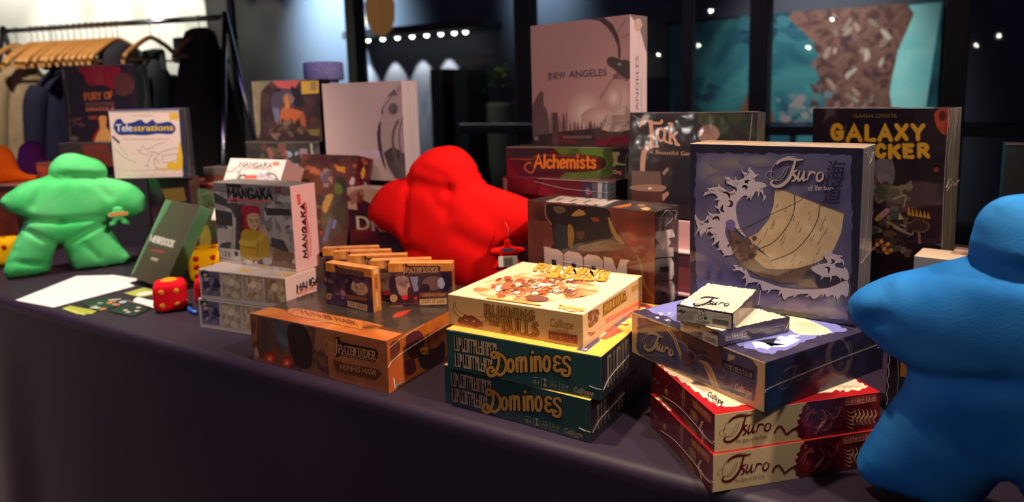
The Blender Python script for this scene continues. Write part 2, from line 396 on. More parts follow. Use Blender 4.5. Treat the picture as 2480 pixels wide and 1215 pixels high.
class Box(Body):
    """a carton with printed faces; parts hang from an Empty at the middle of its base"""
    def __init__(s, key, label, cols, gloss=1, group=None, name='game_box', cat='game box', bev=.0012):
        super().__init__(); X, Y, Z, yaw, lean, L, W, H = POSE[key]; s.L, s.W, s.H = L, W, H; s.gloss = gloss
        Rm = Matrix.Rotation(yaw, 4, 'Z') @ Matrix.Rotation(-lean, 4, 'X')
        off = Rm @ Vector((-L/2, W/2, 0))
        s.root = empty(name, (X+off.x, Y+off.y, TZ+Z+off.z + (0 if lean <= 0 else W*math.sin(lean)*.0)), Rm.to_euler())
        tag(s.root, label, cat, group)
        bm = bmesh.new(); add_box(bm, (-L/2, -W/2, 0), (L/2, W/2, H), bev)
        vs = [v.co.copy() for v in bm.verts]; bm.verts.index_update()
        if not isinstance(cols, dict): cols = {'all': cols}
        by = {}
        for f in bm.faces:
            n = f.normal; a = max(range(3), key=lambda i: abs(n[i]))
            nm = {(0, True): 'right', (0, False): 'left', (1, True): 'back', (1, False): 'front', (2, True): 'top', (2, False): 'bottom'}[(a, n[a] > 0)]
            c = cols.get(nm, cols.get('all', (90, 90, 90))); by.setdefault(str(c), (c, []))[1].append(tuple(v.index for v in f.verts))
        first = True; s.v = vs
        for c, fs in by.values():
            m = ink(c, gloss)
            if m not in s.mats: s.mats.append(m)
            s.f += fs; s.m += [s.mats.index(m)]*len(fs)
        bm.free()
    def face(s, f, quad=None, crop=(0, 0, 1), gloss=None, body=None, layer=0.):
        L, W, H = s.L, s.W, s.H
        O, U, V = {'front': ((-L/2, -W/2, 0), (L, 0, 0), (0, 0, H)), 'right': ((L/2, -W/2, 0), (0, W, 0), (0, 0, H)),
                   'left': ((-L/2, W/2, 0), (0, -W, 0), (0, 0, H)), 'top': ((-L/2, -W/2, H), (L, 0, 0), (0, W, 0))}[f]
        return Sheet(body or s, O, U, V, quad, s.gloss if gloss is None else gloss, crop, layer)
    def done(s, name='carton'):
        return s.build(name, s.root)
    def wrap(s, lines=(), faces=(), name='shrink_wrap'):
        """clear film: seam ridges as (face, [(u, v)...], radius) and loose film over whole faces"""
        vs, fs, mi = [], [], []
        L, W, H = s.L, s.W, s.H
        def P(f, u, v, k=.0012):
            return {'front': Vector((-L/2+u*L, -W/2-k, v*H)), 'right': Vector((L/2+k, -W/2+u*W, v*H)), 'top': Vector((-L/2+u*L, -W/2+v*W, H+k)), 'left': Vector((-L/2-k, W/2-u*W, v*H))}[f]
        for f, pts, r in lines:
            a, b = tube([P(f, u, v, .0006) for u, v in cr(pts, 5)], r*.62, 5); k = len(vs); vs += a; fs += [tuple(i+k for i in q) for q in b]; mi += [0]*len(b)
        R = random.Random(len(lines)+len(faces))
        for f in faces:
            n = 9; k = len(vs)
            for j in range(n+1):
                for i in range(n+1):
                    edge = i in (0, n) or j in (0, n)
                    vs.append(P(f, i/n, j/n, .0008 + (0 if edge else R.uniform(0, .0016))))
            for j in range(n):
                for i in range(n): fs.append((k+j*(n+1)+i, k+j*(n+1)+i+1, k+(j+1)*(n+1)+i+1, k+(j+1)*(n+1)+i)); mi.append(1)
        o = mesh_obj(name, vs, fs, [WRAPLINE, WRAP], s.root, mi); o['label'] = 'clear glossy shrink wrap film'
        return o

# ================================================================== the setting
def slab(name, lo, hi, m, kind='structure', bev=0):
    bm = bmesh.new(); add_box(bm, lo, hi, bev); o = bm_obj(name, bm, m); o['kind'] = kind; return o
WALLY = 4.55
DARKM = mat('dark_frame', (16, 13, 22), rough=.45)
slab('floor', (-8, -15, -.1), (6, WALLY+4, 0), mat('floor_carpet', (30, 26, 34), rough=.8, bump=.3, bscale=300))
slab('ceiling', (-6.3, -15, 3.0), (6, WALLY+.1, 3.1), mat('ceiling_paint', (34, 28, 36), rough=.9))
slab('wall_left', (-6.4, -15, 0), (-6.26, WALLY+.05, 3.0), mat('white_plaster', (236, 234, 222), rough=.85, bump=.1, bscale=40))
slab('wall_right', (6, -15, 0), (6.1, WALLY+.1, 3.0), mat('dark_plaster', (40, 32, 44), rough=.9))
slab('wall_rear', (-6.4, -15.1, 0), (6.1, -15, 3.0), MATS['dark_plaster'])
# the glass wall: mullions, head, panes, hand rail
for i, (a, b, dp) in enumerate(((-6.26, -5.93, .16), (-4.39, -4.28, .12), (-2.70, -2.57, .12), (-1.43, -1.365, .05), (-1.005, -.895, .14), (.03, .14, .12), (3.2, 3.32, .12))):
    slab('trim_%d' % (i+1), (a, WALLY-.02, 0), (b, WALLY+dp, 3.0), DARKM, bev=.004)
slab('trim_8', (-6.26, WALLY-.03, 2.9), (6, WALLY+.12, 3.0), DARKM)
slab('trim_9', (-6.26, WALLY-.02, 0), (6, WALLY+.1, .12), DARKM)
gm = bpy.data.materials.new('window_glass'); gm.use_nodes = True; nt = gm.node_tree; nt.nodes.clear()
out = nt.nodes.new('ShaderNodeOutputMaterial'); mx = nt.nodes.new('ShaderNodeMixShader'); fr = nt.nodes.new('ShaderNodeFresnel'); fr.inputs[0].default_value = 1.45
tr = nt.nodes.new('ShaderNodeBsdfTransparent'); tr.inputs[0].default_value = (.86, .93, .95, 1); gl = nt.nodes.new('ShaderNodeBsdfGlossy'); gl.inputs['Roughness'].default_value = .015
for a, b in ((fr.outputs[0], mx.inputs[0]), (tr.outputs[0], mx.inputs[1]), (gl.outputs[0], mx.inputs[2]), (mx.outputs[0], out.inputs[0])): nt.links.new(a, b)
for i, (a, b) in enumerate(((-5.93, -4.39), (-4.28, -2.70), (-2.57, -1.43), (-1.365, -1.005), (-.895, .03), (.14, 3.2))):
    o = mesh_obj('window_%d' % (i+1), [(a, WALLY+.03, .12), (b, WALLY+.03, .12), (b, WALLY+.03, 2.9), (a, WALLY+.03, 2.9)], [(0, 1, 2, 3)], gm); o['kind'] = 'structure'
rail = empty('handrail', (0, WALLY-.1, 0)); tag(rail, 'black handrail with bright top edge along the window wall', 'railing')
bm = bmesh.new(); add_box(bm, (-3.16, -.03, 1.0), (2.6, .03, 1.055), .008); bm_obj('rail', bm, DARKM, rail)
tubes('top_bar', [[(-3.16, 0, 1.068), (2.6, 0, 1.068)]], .008, mat('steel', (170, 170, 175), rough=.25, metal=1), rail)
for x in (-3.12, -1.9, -.72, .52, 1.8):
    bm = bmesh.new(); add_box(bm, (x-.018, -.012, .0), (x+.018, .012, 1.0), .003); bm_obj('post', bm, mat('post_metal', (90, 92, 98), rough=.3, metal=1), rail)

# ---- outside in the night: courtyard wall, lit mural, blue washes
slab('wall_courtyard', (-12, 7.6, 0), (6, 7.75, 4.5), mat('courtyard_render', (84, 86, 98), rough=.9, bump=.2, bscale=25))
lamp('courtyard_blue_flood', 'SPOT', (-7.4, 6.2, 3.7), (-7.35, 7.6, 2.6), 2400, (.62, .86, 1), .2, 76, 1)
lamp('courtyard_blue_flood', 'SPOT', (-4.25, 6.6, 3.6), (-4.1, 7.6, 2.6), 420, (.62, .86, 1), .2, 46, 1)
lamp('mural_flood', 'SPOT', (-1.0, 5.6, 3.9), (-1.0, 7.5, 1.4), 520, (1, .96, .92), .3, 44, .8)
mural = empty('mural_panel', (-1.18, 7.5, 0)); tag(mural, 'teal painted mural panel with a brown rock tower behind the glass', 'mural')
mb = Body(); bm = bmesh.new(); add_box(bm, (-1.35, 0, .0), (1.20, .05, 2.02), .004)
for v in bm.verts: pass
bm.verts.index_update(); mb.add([v.co for v in bm.verts], [tuple(v.index for v in f.verts) for f in bm.faces], ink((20, 24, 34), 0)); bm.free()
ms = Sheet(mb, (-1.35, 0, 0), (2.55, 0, 0), (0, 0, 2.02), [(1650, 0), (2275, 5), (2276, 560), (1640, 640)], 0)
ms.poly([(1655, 10), (2280, 5), (2280, 560), (1655, 560)], ('n', [(22, 62, 78), (40, 104, 118), (70, 140, 140), (30, 78, 96)], 1.6, 1.))
ms.poly([(2195, 12), (2272, 10), (2252, 330), (2188, 330)], ('n', [(120, 215, 212), (165, 235, 228), (130, 222, 220)], 2., .4))
ms.blobs(1860, 0, 2000, 90, 14, 40, [(60, 120, 130), (40, 95, 115), (26, 70, 90)], 3)
ms.poly([(1985, 0), (2010, 60), (2045, 110), (2040, 160), (2065, 260), (2050, 340), (2195, 340), (2190, 230), (2202, 120), (2212, 0)], ('n', [(74, 46, 44), (110, 72, 64), (140, 98, 84), (84, 54, 50)], 7, .8), 3)
ms.blobs(2030, 5, 2190, 290, 130, 8, [(120, 84, 74), (90, 58, 54), (132, 96, 84), (84, 54, 52)], 5, 1.8)
ms.blobs(2060, 20, 2180, 330, 34, 6, [(170, 146, 130), (150, 124, 110), (196, 176, 158)], 6, 2.8)
ms.blobs(1945, 230, 2070, 340, 26, 13, [(150, 140, 136), (110, 130, 134), (90, 126, 130), (166, 146, 138)], 8, .9)
ms.poly([(1850, 320), (1880, 235), (1904, 172), (1925, 215), (1950, 330)], ('n', [(96, 60, 40), (120, 78, 52), (80, 84, 48)], 6, .6))
ms.blobs(1690, 200, 1800, 330, 10, 34, [(44, 78, 100), (54, 70, 96), (36, 84, 100)], 9)
mb.build('panel', mural)
for x in (-1.3, 1.1):
    bm = bmesh.new(); add_box(bm, (x, .05, 0), (x+.06, .095, 1.9), .004); bm_obj('post', bm, DARKM, mural)
# lantern, lockers and plant seen through the second pane
ln = empty('pendant_lantern', (-5.28, 6.0, 2.2)); tag(ln, 'tan paper pendant lantern with a beaded light strip beyond the window', 'pendant lamp')
prof = [(0, .36), (.10, .30), (.17, .12), (.16, -.06), (.12, -.16), (.05, -.22), (0, -.23)]; vs, fs = [], []
for i, (r, z) in enumerate(prof):
    for k in range(7): vs.append((r*math.cos(k*2*math.pi/7), r*math.sin(k*2*math.pi/7), z))
for i in range(len(prof)-1):
    for k in range(7): fs.append((i*7+k, i*7+(k+1) % 7, (i+1)*7+(k+1) % 7, (i+1)*7+k))
mesh_obj('shade', vs, fs, mat('tan_paper', (168, 122, 74), rough=.8, emit=(168, 112, 60), estr=.35), ln)
vs, fs = [], []
for i in range(9):
    a, b = tube([(-.165+.016*i*.6, -.07, -.12+.035*i), (-.165+.016*i*.6+.008, -.07, -.12+.035*i+.022)], .012, 6); k = len(vs); vs += a; fs += [tuple(j+k for j in f) for f in b]
mesh_obj('bead_strip', vs, fs, mat('bead_light', (255, 245, 220), emit=(255, 245, 215), estr=3), ln)
tubes('cord', [[(0, 0, .36), (0, 0, 2.3)]], .006, DARKM, ln)
for x, y, hh, ww in ((-4.92, 6.7, 1.6, .2), (-4.62, 6.75, 1.58, .22)):
    t = empty('locker', (x, y, 0)); tag(t, 'dark narrow locker beyond the window, %s the green plant' % ('further from' if x < -4.8 else 'next to'), 'locker', 'dark lockers outside')
    bm = bmesh.new(); add_box(bm, (-ww/2, -.2, 0), (ww/2, .2, hh), .01); bm_obj('cabinet', bm, mat('locker_paint', (24, 24, 30), rough=.5), t)
    bm = bmesh.new(); add_box(bm, (-ww/2+.015, -.215, .1), (ww/2-.015, -.2, hh-.05), .004); bm_obj('door', bm, MATS['locker_paint'], t)
pl = empty('potted_plant', (-4.19, 6.7, 0)); tag(pl, 'yellow green leafy plant in a pale pot beyond the window', 'potted plant')
R = random.Random(4); vs, fs = [], []
for i in range(160):
    a = R.uniform(0, 6.28); e = R.uniform(-.6, 1.4); r = R.uniform(.05, .2); c = Vector((r*math.cos(a)*math.cos(e), r*math.sin(a)*math.cos(e), 1.42+r*math.sin(e)))
    d = Vector((math.cos(a), math.sin(a), R.uniform(-.3, .6))).normalized(); s_ = d.cross(Vector((0, 0, 1))).normalized()*.022
    k = len(vs); vs += [c, c+d*.04+s_, c+d*.09, c+d*.04-s_]; fs.append((k, k+1, k+2, k+3))
mesh_obj('foliage', vs, fs, mat('leaf', (128, 150, 62), rough=.6), pl)
vs, fs = [], []
for i, (r, z) in enumerate(((.0, 0), (.12, 0), (.15, .5), (.16, 1.15), (.17, 1.2), (.15, 1.2), (.14, 1.1), (0, 1.1))):
    vs += [(r*math.cos(k*math.pi/8), r*math.sin(k*math.pi/8), z) for k in range(16)]
    if i: fs += [((i-1)*16+k, (i-1)*16+(k+1) % 16, i*16+(k+1) % 16, i*16+k) for k in range(16)]
mesh_obj('pot', vs, fs, mat('pale_pot', (150, 150, 130), rough=.6), pl, smooth=True)
tubes('stem', [[(0, 0, 1.1), (.01, 0, 1.45)]], .012, mat('bark', (80, 60, 40), rough=.8), pl)
lamp('plant_spot', 'SPOT', (-4.3, 5.9, 2.7), (-4.28, 6.7, 1.3), 14, (.9, 1, .7), .1, 40, 1)  # spot above the plant, aimed down at it

# ---- row of small downlights on the courtyard wall that throw scallops, and spots on the white left wall
LAMPD = mat('lamp_disc', (255, 255, 250), emit=(255, 252, 240), estr=420); CHR = mat('chrome', (200, 200, 205), rough=.18, metal=1)
bm = bmesh.new(); add_box(bm, (-7.0, 7.15, 2.10), (-4.7, 7.6, 2.2), .004); so = bm_obj('ceiling_soffit', bm, mat('soffit', (60, 54, 56), rough=.8)); so['kind'] = 'structure'
PROTO = {}
def downlight(x, y, z, label, group=None, bulb=LAMPD):
    proto = PROTO.setdefault(bulb.name, [])
    if not proto:
        t = empty('downlight', (x, y, z)); vs, fs = [], []
        for i, (rr, zz) in enumerate(((.0, .0), (.036, .0), (.046, -.006), (.05, 0), (.05, .02), (0, .02))):
            vs += [(rr*math.cos(k*math.pi/10), rr*math.sin(k*math.pi/10), zz) for k in range(20)]
            if i: fs += [((i-1)*20+k, (i-1)*20+(k+1) % 20, i*20+(k+1) % 20, i*20+k) for k in range(20)]
        mesh_obj('trim_ring', vs, fs, CHR, t, smooth=True)
        bm = bmesh.new(); bmesh.ops.create_uvsphere(bm, u_segments=16, v_segments=8, radius=.032); bmesh.ops.translate(bm, vec=(0, 0, -.006), verts=bm.verts); bm_obj('bulb', bm, bulb, t, True)
        proto.append(t)
    else: t = copy_tree(proto[0]); t.location = (x, y, z)
    tag(t, label, 'downlight', group); return t
for i in range(8):
    x = -6.68+1.62*(1-(1-i/7)**1.15)
    downlight(x, 7.32, 2.085, 'small round downlight in the row above the scalloped wall outside', 'downlights outside the window', mat('lamp_disc_dim', (255, 255, 250), emit=(255, 250, 236), estr=9))
    if i % 2 == 0: lamp('scallop_spot', 'SPOT', (x-.3, 7.40, 2.04), (x-.3, 7.6, 1.0), 95, (1, .97, .88), .02, 52, .3)
for i in range(4): lamp('wall_spot', 'SPOT', (-5.75, 4.3-.46*i, 2.95), (-6.26, 4.3-.46*i, 1.5), 85, (1, .98, .88), .04, 54, .5)
for x, y, z in ((-4.70, -6.98, 2.3), (-6.1, -8.25, 2.2), (-1.82, -6.16, 2.6), (-2.59, -8.55, 2.2), (1.14, -10.02, 2.3), (.89, -14.2, 2.3), (-3.31, -2.9, 2.6)):
    t = downlight(x, y, z, 'small round downlight hanging behind the photographer', 'downlights mirrored in the dark windows')
    tubes('drop_cord', [[(0, 0, .02), (0, 0, 3.0-z)]], .004, DARKM, t)

# ---- folding table and its cloth
TX0, TX1, TY0, TY1 = -4.3, 1.75, .884, 2.06
tb = empty('folding_table', ((TX0+TX1)/2, (TY0+TY1)/2, 0)); tag(tb, 'long table hidden under the dark purple cloth', 'table')
hw, hd = (TX1-TX0)/2-.02, (TY1-TY0)/2-.02
bm = bmesh.new(); add_box(bm, (-hw, -hd, .715), (hw, hd, .744), .006); bm_obj('tabletop', bm, mat('table_board', (120, 110, 100), rough=.6), tb)
for sx in (-1, 1):
    for sy in (-1, 1): tubes('leg', [[(sx*(hw-.3), sy*(hd-.1), 0), (sx*(hw-.3), sy*(hd-.1), .716)]], .016, MATS['steel'], tb)
prof = [(TY0, z) for z in (.012, .1, .2, .3, .4, .5, .6, .68, .72)] + [(TY0+.016*(1-math.cos(a)), TZ-.016+.016*math.sin(a)) for a in (0, .4, .8, 1.2, 1.57)]
prof += [(TY0+.03+(TY1-TY0-.06)*i/24, TZ) for i in range(25)] + [(TY1-.016*(1-math.cos(a)), TZ-.016+.016*math.sin(a)) for a in (1.57, 1.2, .8, .4, 0)] + [(TY1, z) for z in (.6, .4, .2, .012)]
NX = 360; vs, fs = [], []; R = random.Random(2)
ph = [(R.uniform(2, 9), R.uniform(0, 6.28), R.uniform(.2, 1)) for _ in range(9)]
for i in range(NX+1):
    x = TX0+(TX1-TX0)*i/NX
    wv = sum(a*math.sin(f*x+p) for f, p, a in ph)/5
    for y, z in prof:
        dy = 0
        dep = max(0, TZ-.03-z)
        if y < TY0+.01: dy = -dep*(.035+.035*wv+.03*max(0, math.sin(5.1*x+.6))**6)
        elif y > TY1-.01: dy = dep*(.05+.04*wv)
        vs.append((x, y+dy, z))
n = len(prof)
for i in range(NX):
    for j in range(n-1): fs.append((i*n+j, (i+1)*n+j, (i+1)*n+j+1, i*n+j+1))
cloth = mesh_obj('tablecloth', vs, fs, mat('purple_cloth', (32, 14, 38), rough=.6, sheen=.6, spec=.5, bump=.05, bscale=900, stint=(1, .75, .78), srough=.22), smooth=True)
tag(cloth, 'dark purple black cloth draped over the long table', 'tablecloth')

# ================================================================== wordmarks
def place(p0, p1, pt):
    p0, p1, pt = (np.array(q, float) for q in (p0, p1, pt))
    return lambda u, v: tuple(p0 + (p1-p0)*u + (pt-p0)*v)
def scroll_title(s, p0, p1, pt, col, wd, fine=True):
    """flourished italic title: p0-p1 baseline, pt cap height above p0"""
    F = place(p0, p1, pt)
    def st(pts, k):
        q = [((x-160)/480, (600-(x-370)*.165-y)/200) for x, y in pts]
        s.stroke([F(*a) for a in q], (lambda t: wd*k*(.6+.8*math.sin(math.pi*min(1, t*.9+.08)))) if k > .5 else wd*k, col, 6, caps=False)
    st([(250, 470), (290, 432), (350, 410), (410, 408), (475, 396)], 1.1)
    st([(412, 404), (392, 470), (368, 545), (330, 602), (285, 640), (235, 652), (205, 632), (222, 606)], 1.25)
    if fine:
        st([(330, 480), (285, 560), (235, 602), (185, 598), (160, 570), (185, 540), (230, 535)], .22)
        st([(412, 396), (335, 400), (255, 448), (208, 525), (215, 590), (270, 600), (320, 545), (350, 470)], .25)
        st([(330, 395), (400, 385), (430, 400), (405, 412)], .25)
    st([(425, 492), (398, 505), (392, 528), (410, 548), (402, 575), (375, 590)], 1.)
    st([(446, 490), (430, 548), (438, 572), (462, 545), (484, 490)], .9); st([(486, 488), (474, 545), (480, 566), (498, 552)], .9)
    st([(530, 482), (508, 560)], .95); st([(516, 528), (540, 490), (568, 488), (570, 502)], .85)
    st([(625, 474), (598, 490), (586, 525), (600, 552), (628, 535), (642, 500), (628, 476)], .85)
def publisher(s, p0, p1, pt, col, wd):
    s.letters('Calliope', p0, p1, pt, wd, col, gap=.06)
    F = place(p0, p1, pt); s.stroke([F(.35, -.25), F(.5, -.4), F(.62, -.3), F(.75, -.38)], wd*.7, col)
def badge(s, pts, col, words, txt):
    s.poly(pts, col)
    (x0, y0), (x1, y1), (x2, y2), (x3, y3) = [np.array(p, float) for p in pts]
    F = lambda u, v: tuple(np.array(pts[0])*(1-u)*(1-v)+np.array(pts[1])*u*(1-v)+np.array(pts[2])*u*v+np.array(pts[3])*(1-u)*v)
    n = len(words)
    for i, wd in enumerate(words):
        u0 = (i+.14)/n; u1 = (i+.84)/n
        s.text(wd, F(u0, .68), F(u1, .68), F(u0, .3), txt)
        a = [F(u0, .79), F(u1, .79), F(u1, .86), F(u0, .86)]; s.poly(a, txt)
        if i: k = i/n; s.poly([F(k-.006, .2), F(k+.006, .2), F(k+.006, .85), F(k-.006, .85)], txt)
def torn(s, pts, col, amp, seed=0, step=None):
    """torn paper outline"""
    R = random.Random(seed); out = []; N = len(pts)
    for i in range(N):
        a = np.array(pts[i], float); b = np.array(pts[(i+1) % N], float); l = np.hypot(*(b-a)); n = max(2, int(l/(step or amp*2.2)))
        nn = np.array([-(b-a)[1], (b-a)[0]])/max(l, 1e-6)
        for k in range(n): out.append(tuple(a+(b-a)*k/n+nn*R.uniform(-amp, amp)))
    s.poly(out, col)
NAVY, CREAM, TAN, GOLD = (24, 21, 44), (206, 180, 134), (196, 168, 128), (190, 138, 58)

# ================================================================== front stack: two green tile boxes and the cream box
QD = [(1079.6, 796.8), (1456.1, 864.4), (1457.0, 971.2), (1083.6, 891.3)]
def dominoes_art(b):
    D8 = (1080, 760, 3.797); s = b.face('front', QD, D8); tan = (190, 160, 116); dk = (18, 22, 24); gd = (206, 146, 62)
    for r, (y, y1, x0, x1, n) in enumerate(((205, 272, 72, 468, 6), (352, 420, 80, 430, 5))):
        # condensed inline capitals packed edge to edge
        for i, c in enumerate('DOUBLE'[:n]):
            a = x0+(x1-x0)*i/n; e = x0+(x1-x0)*(i+1)/n-3; t0 = y+(y1-y)*i/n; t1 = y+(y1-y)*(i+1)/n; h = 128
            s.poly([(a, t0), (e, t1), (e+5, t1+h), (a+5, t0+h)], tan)
            def cut(u0, v0, u1, v1):
                L = lambda u, v: (a+(e-a)*u+5*v, t0+(t1-t0)*u+h*v)
                s.poly([L(u0, v0), L(u1, v0), L(u1, v1), L(u0, v1)], dk)
            k = {'D': [(.12, .0, .38, .92), (.52, .0, .66, .9), (.8, .55, 1, 1), (.8, 0, 1, .05)], 'O': [(.2, .0, .42, .8), (.56, .1, .8, .86), (0, 0, .08, 1)],
                 'U': [(.18, .12, .36, 1), (.5, .14, .72, 1), (.86, .45, 1, 1)], 'B': [(.24, 0, .42, .86), (.55, 0, .8, .4), (.58, .52, .8, .88)],
                 'L': [(.22, .1, .4, 1), (.54, .14, .62, 1), (.86, .3, 1, 1)], 'E': [(.2, .14, .44, .95), (.56, .3, .8, .5), (.56, .62, 1, .95)]}[c]
            for q in k: cut(*q)
    W = [[(452, 348), (425, 358), (420, 388), (445, 402), (468, 385), (462, 362), (478, 358)], [(480, 360), (488, 420), (478, 490), (450, 555), (412, 568), (385, 545), (388, 505), (420, 490), (440, 512), (425, 530)],
         [(480, 360), (530, 395), (556, 455), (545, 520), (505, 558), (478, 552)], [(652, 408), (657, 526)], [(655, 432), (676, 402), (691, 415), (695, 528)], [(695, 436), (716, 402), (732, 414), (738, 524)],
         [(786, 398), (790, 524)], [(820, 395), (826, 522)], [(824, 430), (846, 396), (864, 410), (872, 520)],
         [(1050, 402), (1022, 388), (1000, 410), (1006, 442), (1038, 455), (1006, 464), (998, 498), (1024, 524), (1060, 508)],
         [(1142, 418), (1122, 395), (1088, 402), (1082, 438), (1112, 466), (1140, 500), (1134, 552), (1104, 566), (1072, 548), (1078, 516), (1100, 520)]]
    for wd, c in ((42, (14, 20, 18)), (29, gd)):
        for p in W: s.stroke(p, wd, c)
        s.ell(798, 351, wd*.55, wd*.55, c)
        for x, y, rx, ry in ((596, 474, 25, 56), (928, 456, 27, 66)): s.stroke([(x+rx*math.cos(t), y+ry*math.sin(t)) for t in [6.283*i/14 for i in range(14)]], wd, c, 3, True, False)
    for p in W: s.stroke([(x-4, y-4) for x, y in p], 5, (226, 172, 88))
    ic = (170, 150, 112)
    s.squiggles(806, 574, 850, 590, 1, ic, 7); s.text('8+', (804, 642), (862, 655), (806, 598), ic); s.stroke([(883, 582), (878, 662)], 4, ic); s.stroke([(1046, 622), (1043, 698)], 4, ic)
    s.poly([(894, 590), (930, 596), (914, 628), (932, 668), (894, 662), (910, 626)], ic); s.text('50', (970, 660), (1018, 670), (972, 634), ic); s.squiggles(952, 648, 968, 660, 2, ic, 3)
    s.squiggles(950, 616, 1016, 628, 1, ic, 4); s.squiggles(948, 672, 1015, 684, 1, ic, 4); s.text('2-4', (1063, 674), (1126, 686), (1065, 640), ic); s.squiggles(1055, 692, 1124, 704, 1, ic, 4)
    publisher(s, (1180, 712), (1360, 752), (1184, 668), ic, 7)
    q = b.face('right'); c2 = (120, 104, 84)
    for i in range(15):
        x = 8+i*4.4; q.rect(x, 2.2, x+(1.2 if i % 3 else 2.2), 20, c2)
        if i % 3 == 0: q.rect(x, 2.2, x+4.2, 4.2, c2)
    t = b.face('top'); t.rect(3, 3, 97, 97, (60, 48, 92)); t.rect(10, 10, 90, 90, ('n', [(230, 180, 90), (190, 70, 60), (240, 200, 120)], 14))
    t.rect(3, 97, 97, 99, (250, 190, 70))
def domino_box(key, label):
    b = Box(key, label, {'front': (44, 76, 72), 'right': (30, 30, 36), 'left': (36, 60, 58), 'back': (26, 52, 46), 'top': (244, 186, 74), 'all': (30, 40, 40)}, 2, 'dark green tile game boxes')
    dominoes_art(b); t = b.face('top', layer=.0004); t.z += .0
    if key == 'domU':    # the strip of lid that shows beside the cream box
        t.rect(86, 2, 100, 98, (246, 188, 78)); t.rect(0, 92, 100, 100, (246, 188, 78)); t.poly([(84, 70), (90, 78), (90, 97), (84, 97)], (72, 62, 110)); t.rect(86, 22, 90, 62, (84, 70, 118))
        t.poly([(86, 50), (96, 58), (92, 76), (85, 74)], (168, 78, 62)); t.rect(85.5, 64, 88.5, 73, (232, 214, 190)); t.text('98', (86, 95), (89, 95), (86, 92), (235, 225, 210))
        t.blobs(87, 6, 97, 46, 8, 5, [(170, 46, 60), (190, 60, 66), (150, 40, 70)], 4, .8)
        for i in range(5): t.ell(91+i % 2*2, 12+8*i, 1.8, 2.6, (244, 206, 120))
    b.done()
    b.wrap([('right', [(.02, .22), (.12, .38), (.35, .46), (.62, .6)], .0011), ('front', [(.93, .3), (.97, .27), (1, .27)], .0008)], ['right'] if key == 'domL' else [])
domino_box('domL', 'dark green game box with gold lettering at the bottom of its stack, on the cloth')
domino_box('domU', 'dark green game box with yellow lid, between its twin and the cream bull box')

QRF = [(1084.0, 711.5), (1412.0, 761.4), (1413.1, 844.5), (1087.1, 785.8)]
QRT = [(1264.9, 633.2), (1555.9, 666.7), (1412.0, 761.4), (1084.0, 711.5)]
QRR = [(1412.0, 761.4), (1555.9, 666.7), (1555.9, 736.4), (1413.1, 844.5)]
b = Box('rwb', 'cream game box with a brown horned bull, on top of the green boxes', {'all': (208, 166, 104), 'top': (246, 216, 172), 'right': (214, 172, 120)}, 1)  # front tinted darker than the lid: its shade is put into the colour
s = b.face('front', QRF, (1060, 620, 5.063)); br = (112, 54, 34); g1, g2 = (168, 116, 38), (112, 70, 14)
hl = [(214, 558), (198, 606), (203, 655), (236, 712), (296, 748), (322, 716), (272, 692), (232, 652), (216, 606)]; hr = [(482, 748), (562, 748), (600, 738), (612, 778), (572, 800), (520, 800)]
for h in (hl, hr): s.poly(h, (216, 176, 118), 3); s.stroke(h, 6, (110, 70, 34), 3, True, False)
s.poly([(246, 790), (262, 756), (304, 748), (332, 712), (372, 730), (400, 724), (440, 734), (480, 762), (524, 790), (548, 822), (556, 866), (520, 856), (480, 872), (440, 862), (380, 848), (320, 836), (258, 822)], ('n', [(96, 44, 28), (126, 64, 42), (84, 36, 26)], 120), 3)
for e in ([(330, 768), (352, 776), (372, 792), (344, 788)], [(420, 792), (446, 790), (466, 800), (436, 806)]): s.poly(e, (238, 214, 176))
s.stroke([(310, 756), (345, 764), (384, 800)], 5, (60, 26, 18)); s.stroke([(412, 808), (440, 784), (480, 796)], 5, (60, 26, 18)); s.stroke([(190, 836), (330, 850), (540, 888)], 9, (150, 96, 52))
for wd, c in ((26, g2), (11, g1)):
    s.letters('RUNNING', (578, 702), (1190, 786), (576, 592), wd, c, serif=10); s.letters('BULLS', (796, 916), (1240, 985), (790, 752), wd*1.25, c, serif=14)
for wd, c in ((14, g2), (5, g1)):
    s.letters('WITH', (582, 778), (762, 800), (582, 728), wd, c, serif=5); s.letters('THE', (632, 838), (760, 858), (632, 792), wd, c, serif=5)
s.ell(1210, 682, 4, 4, g2); C1 = (1060, 600, 2.531); s.crop = C1
publisher(s, (692, 478), (834, 498), (694, 430), (150, 108, 50), 6); badge(s, [(682, 508), (856, 534), (856, 586), (682, 556)], (126, 58, 30), ['40-60', '8+', '2-5'], (196, 140, 96))
s = b.face('top', QRT, C1)
bg = (246, 216, 172)
s.poly([(215, 262), (300, 205), (430, 178), (560, 150), (760, 165), (900, 205), (985, 240), (960, 285), (820, 312), (600, 335), (420, 318), (300, 300)], ('n', [(246, 216, 172), (246, 214, 168), (240, 176, 120), (230, 120, 70), (238, 160, 104), (246, 214, 168)], 13, 1.4), 4)
s.blobs(330, 190, 560, 290, 26, 18, [(206, 56, 36), (222, 90, 50), (150, 70, 50)], 21, .4)
R = random.Random(3)
